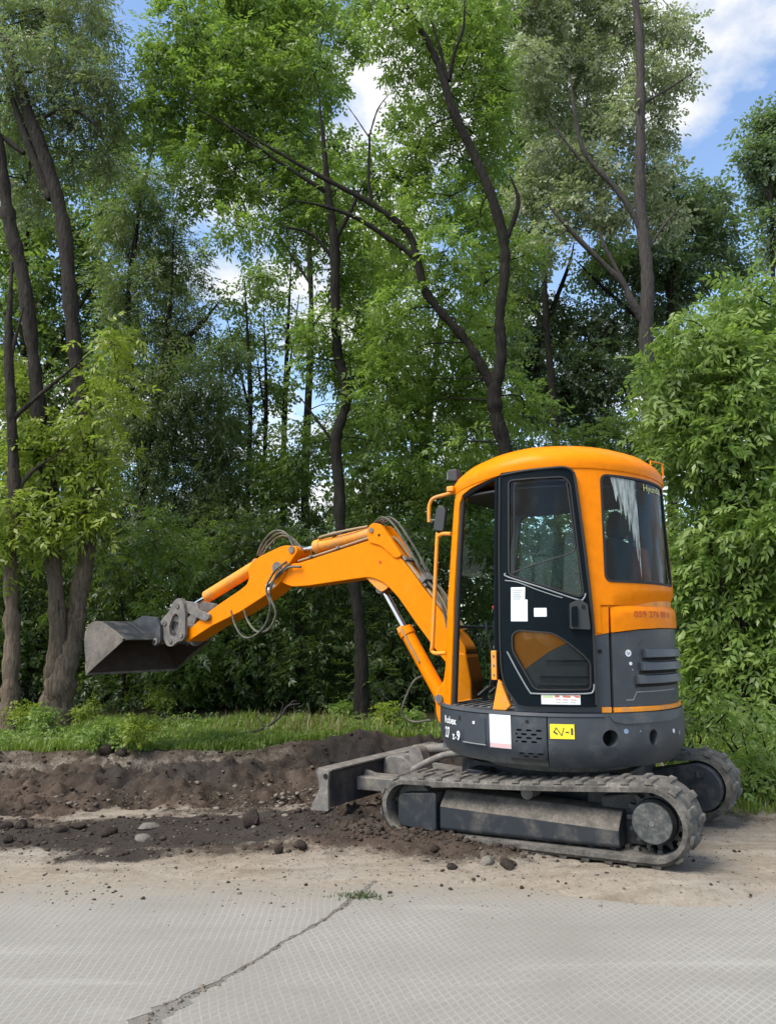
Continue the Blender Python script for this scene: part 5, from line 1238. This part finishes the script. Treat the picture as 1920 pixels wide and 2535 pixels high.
# --- forked tree behind the cab
tree('maple_tree', 'tall forked maple whose dark Y-shaped limbs rise directly behind the cab', 'tree', 9.0,
     [[(1262, 1790, 40), (1265, 1500, 38), (1262, 1250, 37), (1256, 1120, 36), (1240, 1040, 36), (1227, 970, 38), (1232, 880, 30), (1235, 790, 28), (1243, 690, 27), (1243, 600, 27), (1205, 480, 25), (1160, 370, 23), (1124, 276, 22), (1090, 180, 20), (1062, 105, 17), (1010, 25, 13), (980, -40, 10)],
      [(1226, 965, 28), (1190, 900, 25), (1145, 836, 23), (1065, 733, 22), (1036, 652, 20), (1008, 573, 18), (918, 505, 15), (800, 440, 12), (700, 385, 9), (590, 320, 6)],
      [(1243, 610, 18), (1272, 545, 14), (1282, 490, 12), (1262, 435, 8)],
      [(1030, 640, 16), (975, 600, 13), (880, 540, 11), (800, 510, 9), (720, 495, 6)],
      [(920, 505, 10), (912, 440, 8), (915, 350, 7), (912, 330, 5)], [(913, 340, 5), (935, 270, 4), (970, 225, 2.5)], [(913, 340, 4), (880, 290, 3), (850, 250, 2)],
      [(1110, 200, 13), (1125, 130, 10), (1145, 70, 8), (1150, -10, 6)], [(1105, 195, 12), (1085, 110, 9), (1060, 30, 7)]],
     [(900, -10, 80, 50), (1040, -40, 90, 50), (1200, 10, 80, 60), (960, 60, 70, 60), (1060, 50, 80, 60), (1150, 60, 80, 70), (1200, 130, 70, 60), (1010, 150, 60, 50), (1130, 190, 80, 60), (1220, 220, 70, 60), (1070, 280, 70, 55), (1170, 300, 80, 60), (1030, 380, 60, 50), (1110, 400, 80, 60), (1210, 380, 60, 60), (1000, 470, 55, 45), (1090, 500, 80, 60), (1180, 560, 60, 60), (1110, 620, 70, 60), (960, 560, 60, 45), (1000, 660, 55, 50), (1080, 740, 70, 60), (1170, 720, 50, 60), (990, 780, 70, 60), (1120, 850, 80, 60), (1020, 900, 90, 60), (1180, 940, 80, 60), (1080, 1000, 100, 60), (1000, 1040, 80, 55), (960, 960, 70, 60), (1300, 1010, 60, 50), (1020, 1130, 60, 45), (1150, 1090, 70, 45)],
     'maple', 'pinnate', .068, 19, 'bark', TG, 25, .3, back=.7)
# --- tall tree at right with silvery leaves
tree('poplar_tree', 'tall straight trunk right of the cab with silvery crown against the blue sky', 'tree', 12.5,
     [[(1604, 1720, 40), (1604, 1300, 38), (1606, 1000, 37), (1599, 860, 36), (1599, 690, 34), (1588, 516, 31), (1582, 344, 27), (1580, 115, 22), (1572, 0, 18), (1570, -60, 15)],
      [(1594, 800, 22), (1560, 740, 19), (1535, 700, 17), (1433, 596, 14), (1352, 504, 9)],
      [(1596, 590, 18), (1560, 525, 16), (1524, 470, 15), (1444, 378, 12), (1421, 275, 10), (1410, 183, 7)],
      [(1560, 730, 12), (1500, 620, 10), (1480, 560, 7)], [(1440, 400, 8), (1390, 340, 6), (1350, 270, 4)], [(1585, 260, 8), (1660, 215, 6), (1735, 165, 4)], [(1592, 640, 9), (1640, 560, 7), (1700, 500, 4)]],
     [(1380, -40, 100, 50), (1530, -40, 90, 50), (1280, 0, 70, 60), (1330, 50, 80, 60), (1440, 60, 80, 70), (1530, 50, 60, 60), (1620, 70, 60, 60), (1690, 80, 45, 40), (1300, 160, 60, 60), (1400, 170, 80, 60), (1500, 170, 70, 60), (1620, 190, 60, 60), (1690, 200, 35, 35), (1340, 270, 70, 60), (1450, 290, 80, 60), (1540, 300, 60, 60), (1630, 310, 60, 60), (1370, 390, 80, 60), (1480, 410, 80, 60), (1610, 430, 60, 55), (1310, 480, 60, 55), (1420, 510, 80, 55), (1530, 520, 60, 50), (1650, 540, 50, 45), (1340, 610, 60, 50)],
     'silver', 'broad', .066, 24, 'bark_grey', TG, 26, .35, back=.7)
tree('poplar_tree', 'blue-green rounded tree behind the silvery crown, right of the tall trunk', 'tree', 16.,
     [[(1660, 1680, 26), (1660, 1200, 24), (1655, 900, 20), (1660, 700, 15), (1680, 560, 10)], [(1655, 850, 12), (1500, 720, 9), (1420, 640, 6)], [(1390, 990, 22), (1430, 920, 20), (1520, 790, 12)], [(1300, 920, 15), (1350, 800, 13), (1405, 660, 9), (1420, 600, 6)], [(1325, 950, 12), (1330, 860, 10), (1345, 800, 7)]],
     [(1640, 480, 70, 55), (1740, 500, 60, 50), (1690, 570, 80, 60), (1780, 590, 55, 50), (1830, 650, 40, 40), (1620, 640, 70, 55), (1720, 680, 70, 50), (1550, 640, 55, 50), (1480, 690, 50, 45), (1640, 740, 70, 60), (1540, 800, 70, 60), (1440, 830, 80, 60), (1350, 780, 50, 60), (1300, 860, 60, 60), (1400, 930, 90, 60), (1520, 920, 80, 60), (1330, 1000, 80, 60), (1460, 1030, 90, 60), (1620, 880, 60, 60), (1280, 720, 40, 50)],
     'blue', 'broad', .088, 20, 'bark', TG, 27, .3)
tree('poplar_tree', 'dark leafy tree at the right picture edge against blue sky', 'tree', 17.5,
     [[(1915, 1600, 18), (1915, 1000, 16), (1912, 640, 12), (1905, 480, 9), (1895, 330, 6)], [(1906, 500, 6), (1870, 430, 4), (1850, 390, 3)]],
     [(1890, 320, 45, 40), (1860, 390, 40, 35), (1915, 400, 50, 45), (1895, 480, 40, 40), (1925, 550, 40, 50), (1930, 300, 40, 40), (1900, 620, 25, 30)],
     'blue', 'broad', .10, 20, 'bark', TG, 28, .3)
tree('linden_tree', 'pale green tree whose crown closes the sky behind the straight maple', 'tree', 14.5,
     [[(760, 1700, 22), (755, 1200, 20), (770, 800, 16), (760, 500, 10), (770, 200, 6)], [(768, 820, 9), (900, 600, 6), (960, 420, 4)], [(766, 700, 8), (620, 480, 5), (520, 360, 3)]],
     [(620, 60, 90, 70), (760, 50, 90, 70), (880, 80, 60, 60), (500, 150, 80, 60), (680, 180, 90, 70), (800, 200, 60, 60), (560, 290, 90, 60), (740, 310, 70, 60), (840, 380, 60, 55), (800, 470, 80, 60), (930, 420, 60, 60), (960, 520, 70, 60), (880, 580, 70, 60), (980, 650, 80, 60), (900, 720, 70, 60), (1010, 300, 50, 50), (420, 360, 60, 50), (980, 830, 70, 60), (880, 880, 60, 60), (900, 1010, 70, 60), (1010, 960, 70, 60)],
     'maple', 'broad', .085, 13, 'bark', TG, 37, .3)
tree('linden_tree', 'pale green tree whose crown closes the sky between forked maple and tall trunk', 'tree', 15.0,
     [[(1380, 1650, 22), (1375, 1100, 20), (1350, 800, 15), (1340, 500, 10), (1330, 250, 6)], [(1352, 820, 9), (1250, 600, 6), (1200, 450, 4)], [(1345, 650, 8), (1440, 450, 5)]],
     [(1290, 100, 80, 70), (1240, 220, 60, 60), (1330, 220, 70, 60), (1280, 330, 70, 60), (1380, 320, 60, 60), (1250, 440, 60, 60), (1330, 450, 70, 60), (1410, 440, 60, 55), (1230, 560, 60, 60), (1310, 580, 50, 50), (1190, 480, 50, 60), (1200, 660, 60, 60), (1160, 820, 60, 60), (1240, 760, 50, 60), (1500, 600, 50, 45), (1100, 140, 70, 70), (1180, 20, 70, 60), (1420, 120, 70, 60), (1500, 260, 60, 60)],
     'green', 'broad', .085, 13, 'bark', TG, 38, .3)
# --- more trunks in the wood
tree('maple_tree', 'thin leaning maple behind the boom cylinder', 'tree', 12.0,
     [[(1003, 1770, 24), (1003, 1560, 24), (1030, 1250, 22), (1048, 1112, 22), (1066, 975, 20), (1088, 802, 14), (1095, 700, 8)], [(1048, 1080, 14), (1010, 1020, 12), (985, 960, 8), (900, 800, 11), (880, 765, 7)]],
     [(1060, 1180, 60, 60), (960, 1180, 80, 60), (880, 1060, 60, 60), (760, 1100, 60, 60), (940, 660, 50, 50), (1280, 640, 50, 60), (1240, 820, 60, 60), (1200, 1010, 90, 60), (1110, 1240, 80, 60), (900, 1260, 60, 50), (1180, 1180, 80, 60), (1040, 1330, 70, 60), (1300, 1120, 90, 60), (1180, 1330, 90, 60), (700, 1180, 70, 60), (1450, 1130, 100, 60), (1560, 1080, 90, 60)],
     'green', 'pinnate', .078, 20, 'bark', TG, 29, .3)
for i, (px, w_, top, lab) in enumerate(((612, 14, 700, 'thin dark stem in the sky gap left of the straight maple'), (650, 11, 760, 'thinner stem beside the dark stem in the sky gap'), (540, 16, 860, 'leaning dark stem behind the bucket cylinder'), (700, 16, 640, 'slim dark trunk just left of the straight maple'))):
    tree('young_tree', lab, 'tree', 13.5 + i * .4, [[(px + 6, 1700, w_), (px, 1300, w_), (px + 8, 1000, w_ * .9), (px - 6 + i * 9, top, w_ * .5)], [(px + 4, 1010, w_ * .6), (px - 50 + 30 * i, top + 90, w_ * .35)]],
         [(px - 30, top + 60, 50, 50), (px + 30, top - 10, 45, 50), (px + 20, top + 190, 40, 50), (px - 20, top + 330, 45, 55), (px + 20, 1180, 50, 60), (px, 1300, 60, 60)],
         'green', 'broad', .075, 9, 'bark', TG, 31 + i, .3)
# --- understory shrubs behind the grass
SG = 'shrubs along the foot of the wood'
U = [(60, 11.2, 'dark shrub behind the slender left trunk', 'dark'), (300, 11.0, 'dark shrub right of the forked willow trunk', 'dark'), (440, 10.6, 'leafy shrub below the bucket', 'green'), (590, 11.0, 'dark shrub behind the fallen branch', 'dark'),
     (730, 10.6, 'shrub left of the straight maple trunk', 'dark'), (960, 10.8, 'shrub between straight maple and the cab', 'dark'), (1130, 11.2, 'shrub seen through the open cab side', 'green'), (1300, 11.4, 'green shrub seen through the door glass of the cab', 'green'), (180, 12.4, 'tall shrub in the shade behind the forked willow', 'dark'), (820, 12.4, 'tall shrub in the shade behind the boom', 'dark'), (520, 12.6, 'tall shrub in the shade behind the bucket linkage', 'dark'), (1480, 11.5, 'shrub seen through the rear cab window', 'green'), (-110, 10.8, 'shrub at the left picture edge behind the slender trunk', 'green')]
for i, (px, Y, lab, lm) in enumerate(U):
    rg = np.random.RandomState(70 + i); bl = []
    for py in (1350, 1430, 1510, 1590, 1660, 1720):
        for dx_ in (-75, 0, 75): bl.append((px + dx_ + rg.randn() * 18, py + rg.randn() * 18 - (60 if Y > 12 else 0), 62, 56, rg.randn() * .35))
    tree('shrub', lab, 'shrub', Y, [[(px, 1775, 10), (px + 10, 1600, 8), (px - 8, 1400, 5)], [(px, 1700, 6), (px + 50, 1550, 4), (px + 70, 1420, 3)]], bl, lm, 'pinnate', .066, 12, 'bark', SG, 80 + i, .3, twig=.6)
# --- big box elder bush at right, close
bl = [(1880, 730, 70, 60), (1800, 790, 75, 60), (1720, 840, 65, 55), (1900, 830, 70, 70), (1820, 890, 85, 65), (1660, 930, 60, 50), (1740, 960, 80, 65), (1860, 980, 90, 70), (1620, 1010, 45, 45), (1690, 1050, 65, 60), (1790, 1080, 85, 70), (1900, 1110, 80, 75), (1720, 1150, 60, 65), (1830, 1190, 85, 70), (1740, 1260, 60, 60), (1900, 1270, 80, 70), (1730, 1350, 55, 55), (1800, 1330, 60, 50), (1910, 1400, 60, 60), (1750, 1450, 60, 60), (1840, 1480, 75, 65), (1920, 1530, 60, 70), (1750, 1570, 60, 60), (1840, 1610, 85, 65), (1920, 1660, 60, 60), (1780, 1690, 65, 55), (1870, 1750, 75, 60), (1800, 1790, 60, 50), (1920, 1820, 50, 60), (1860, 1860, 60, 45), (1730, 1640, 45, 50), (1700, 1420, 40, 50), (1960, 1000, 70, 100), (1990, 1300, 70, 120), (1980, 1650, 70, 120)]
bl = [(a, b, c, d, .45 * math.sin(k * 2.4)) for k, (a, b, c, d) in enumerate(bl)]
tree('box_elder', 'large light-green box elder bush filling the right side behind the machine', 'bush', 8.0,
     [[(1850, 1890, 26), (1845, 1600, 22), (1835, 1300, 18), (1820, 1000, 12), (1830, 800, 7)], [(1845, 1600, 12), (1770, 1400, 9), (1730, 1200, 6)], [(1840, 1500, 12), (1900, 1300, 9), (1910, 1100, 6)], [(1835, 1200, 9), (1740, 1020, 6), (1680, 960, 4)]],
     bl, 'ash', 'pinnate', .082, 30, 'bark', None, 95, .42)
bl = [(1735, 1790, 45, 45), (1800, 1760, 50, 50), (1870, 1790, 50, 50), (1930, 1800, 45, 50), (1760, 1860, 45, 45), (1830, 1850, 50, 45), (1900, 1870, 50, 45), (1850, 1920, 50, 35), (1915, 1940, 45, 35), (1800, 1930, 40, 35), (1870, 1975, 50, 22), (1930, 1990, 40, 22), (1705, 1840, 35, 40), (1950, 1880, 40, 60)]
tree('bush', 'lower leafy bush at the foot of the box elder beside the far track', 'bush', 6.15, [[(1860, 1985, 6), (1850, 1880, 5), (1830, 1790, 3)], [(1862, 1970, 4), (1910, 1860, 3)], [(1855, 1975, 4), (1770, 1880, 3)]], bl, 'ash', 'pinnate', .046, 26, 'bark', None, 96, .35, back=0., twig=.5)

# --- the far side of the wood: one mass
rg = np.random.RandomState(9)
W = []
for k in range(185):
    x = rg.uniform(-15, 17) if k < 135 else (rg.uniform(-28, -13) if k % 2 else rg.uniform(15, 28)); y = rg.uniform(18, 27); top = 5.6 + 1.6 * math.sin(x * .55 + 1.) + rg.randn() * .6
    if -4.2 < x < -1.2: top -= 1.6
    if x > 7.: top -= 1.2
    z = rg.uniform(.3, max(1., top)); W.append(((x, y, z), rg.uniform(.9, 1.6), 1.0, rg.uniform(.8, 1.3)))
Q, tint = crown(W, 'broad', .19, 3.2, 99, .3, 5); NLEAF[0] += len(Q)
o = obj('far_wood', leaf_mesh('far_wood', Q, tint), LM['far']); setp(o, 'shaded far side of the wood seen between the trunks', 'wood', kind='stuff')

# --- grass on the bank
def grass(name, label, n, pick, hgt, mt_, seed, wid=.007, cat='grass'):
    rg = np.random.RandomState(seed); XY = pick(rg, n); x, y = XY[:, 0], XY[:, 1]; z, so_, gr = fields(x, y); m_ = len(x); z = np.maximum(z, .0)
    h = hgt(rg, x, y, m_); az = rg.rand(m_) * 6.28; ben = rg.uniform(.1, .6, m_) * h
    b = np.stack([x, y, z - .01], 1); d = np.stack([np.cos(az), np.sin(az), 0 * az], 1); p = np.stack([-np.sin(az), np.cos(az), 0 * az], 1) * wid
    mid = b + d * (ben * .35)[:, None] + np.array([0, 0, 1.]) * (h * .55)[:, None]; tip = b + d * ben[:, None] + np.array([0, 0, 1.]) * (h * .95)[:, None]
    V = np.stack([b - p, b + p, mid + p * .8, mid - p * .8, tip], 1).reshape(-1, 3); k = np.arange(m_) * 5
    F3 = np.stack([k + 3, k + 2, k + 4, k + 4], 1)
    F = np.concatenate([np.stack([k, k + 1, k + 2, k + 3], 1)]); Ft = np.stack([k + 3, k + 2, k + 4], 1)
    me = bpy.data.meshes.new(name); me.vertices.add(len(V)); me.vertices.foreach_set('co', V.astype(np.float32).ravel())
    lp = np.concatenate([F.ravel(), Ft.ravel()]).astype(np.int32); me.loops.add(len(lp)); me.loops.foreach_set('vertex_index', lp)
    st_ = np.concatenate([np.arange(m_) * 4, m_ * 4 + np.arange(m_) * 3]).astype(np.int32); me.polygons.add(2 * m_); me.polygons.foreach_set('loop_start', st_); me.update(calc_edges=True)
    t = rg.rand(m_) * .6 + .4 * np.clip(fbm(x, y, 1.5, 3, 2) + .5, 0, 1); a = me.attributes.new('tint', 'FLOAT', 'FACE'); a.data.foreach_set('value', np.concatenate([t, t]).astype(np.float32))
    o = obj(name, me, LM[mt_]); setp(o, label, cat, kind='stuff'); return o
def pick_turf(x0, x1, y0, y1, thr=.25):
    def f(rg, n):
        o = []
        while sum(map(len, o)) < n:
            P = np.stack([rg.uniform(x0, x1, n), rg.uniform(y0, y1, n)], 1); g_ = fields(P[:, 0], P[:, 1])[2]; o.append(P[g_ > thr + rg.rand(n) * .4])
        return np.concatenate(o)[:n]
    return f
grass('grass', 'strip of green grass on the bank in front of the wood', 52000, pick_turf(-6.2, 2.0, 6.6, 9.5), lambda rg, x, y, m: rg.uniform(.02, .10, m) * (1 + .1 * sst(y, 8.0, 9.3)) * (1 + 1.1 * np.clip(fbm(x, y, 1.6, 4, 4) * 3, -.6, 1.1)), 'grass', 41)
grass('grass', 'tall weeds and grass at the foot of the right bush', 9000, lambda rg, n: np.stack([rg.uniform(1.9, 4.6, n), 5.5 + 2.4 * rg.rand(n) ** .8], 1), lambda rg, x, y, m: rg.uniform(.04, .14, m), 'grass', 42)
grass('dry_grass', 'dry grass stems under the fallen branch', 500, lambda rg, n: np.stack([rg.normal(-.8, .5, n), rg.normal(8.5, .3, n)], 1), lambda rg, x, y, m: rg.uniform(.10, .32, m), 'dry', 43, .004)
grass('grass_tuft', 'small grass tuft at the far end of the slab joint', 420, lambda rg, n: np.stack([rg.normal(-.13, .055, n), rg.normal(3.90, .030, n)], 1), lambda rg, x, y, m: rg.uniform(.008, .032, m), 'dark', 44, .003, 'grass tuft')
rg = np.random.RandomState(78); P = pick_turf(-5., 1.6, 7.0, 9.6, .1)(rg, 900); Z0 = fields(P[:, 0], P[:, 1])[0]; kk = fbm(P[:, 0], P[:, 1], 1.3, 3, 6) > -.02
Q, tint = crown([((x, y, z + .04), .07, .07, .045) for (x, y), z in zip(P[kk], Z0[kk])], 'broad', .026, 150, 79, .1, 3)
o = obj('ground_cover', leaf_mesh('ground_cover', Q, tint), LM['ash']); setp(o, 'low broad-leaved weeds mixed into the grass bank', 'weeds', kind='stuff')
# weeds: leafy plants on the bank
rg = np.random.RandomState(77)
WP = [(60, 1810, 'leafy weed at the foot of the slender left trunk'), (110, 1815, 'leafy weed left of the forked trunk'), (215, 1800, 'leafy weed right of the forked trunk'), (250, 1860, 'broad pale weed at the turf edge by the grey clod'), (330, 1862, 'broad pale weed right of the mossy clod'), (850, 1790, 'tall yellowish weed left of the straight trunk'), (960, 1815, 'bright weed right of the straight trunk'), (1010, 1815, 'bright weed near the soil mound'), (400, 1770, 'light green weed before the dark shrub')]
for i, (px, py, lab) in enumerate(WP):
    p = gpt(px, py); T = empty('weed', p); setp(T, lab, 'weed', 'weeds on the grass bank')
    hh = .22 + .12 * rg.rand(); mb = MB()
    tips = [Vector((rg.randn() * .07, rg.randn() * .07, hh * rg.uniform(.6, 1.))) for _ in range(6)]
    for t in tips: mb.tube([(0, 0, 0), t * .5 + Vector((0, 0, .03)), t], [.004, .003, .002], n=4, sub=3)
    o = mb.build('stems', LM['grass'], T, fix=False); o['kind'] = 'stuff'
    Q, tint = crown([(t * .85, .07, .07, .06) for t in tips], 'broad', .035, 260, 200 + i, .2, 4)
    o = obj('leaves', leaf_mesh('leaves', Q, tint), LM['ash' if i % 2 else 'lime'], T); o['kind'] = 'stuff'
# fallen dry branch
b0 = gpt(640, 1812); T = empty('fallen_branch', b0); setp(T, 'bare dry branch lying on the grass in front of the dark shrubs', 'branch')
def bp(px, py, Y=8.3): return at(px, py, Y) - b0
MB().tube([bp(560, 1818), bp(640, 1808), bp(690, 1778), bp(712, 1748), bp(742, 1742)], [.010, .014, .013, .009, .004], n=7).build('stem', M['bark_grey'], T, smooth=50)
for pts in ([(655, 1803), (638, 1775), (632, 1765)], [(700, 1765), (722, 1738), (735, 1735)], [(690, 1778), (700, 1745), (690, 1735)]):
    MB().tube([bp(*q) for q in pts], [.008, .005, .003], n=5).build('side_branch', M['bark_grey'], T, smooth=50)
print('leaf quads', NLEAF[0])
build_excavator()
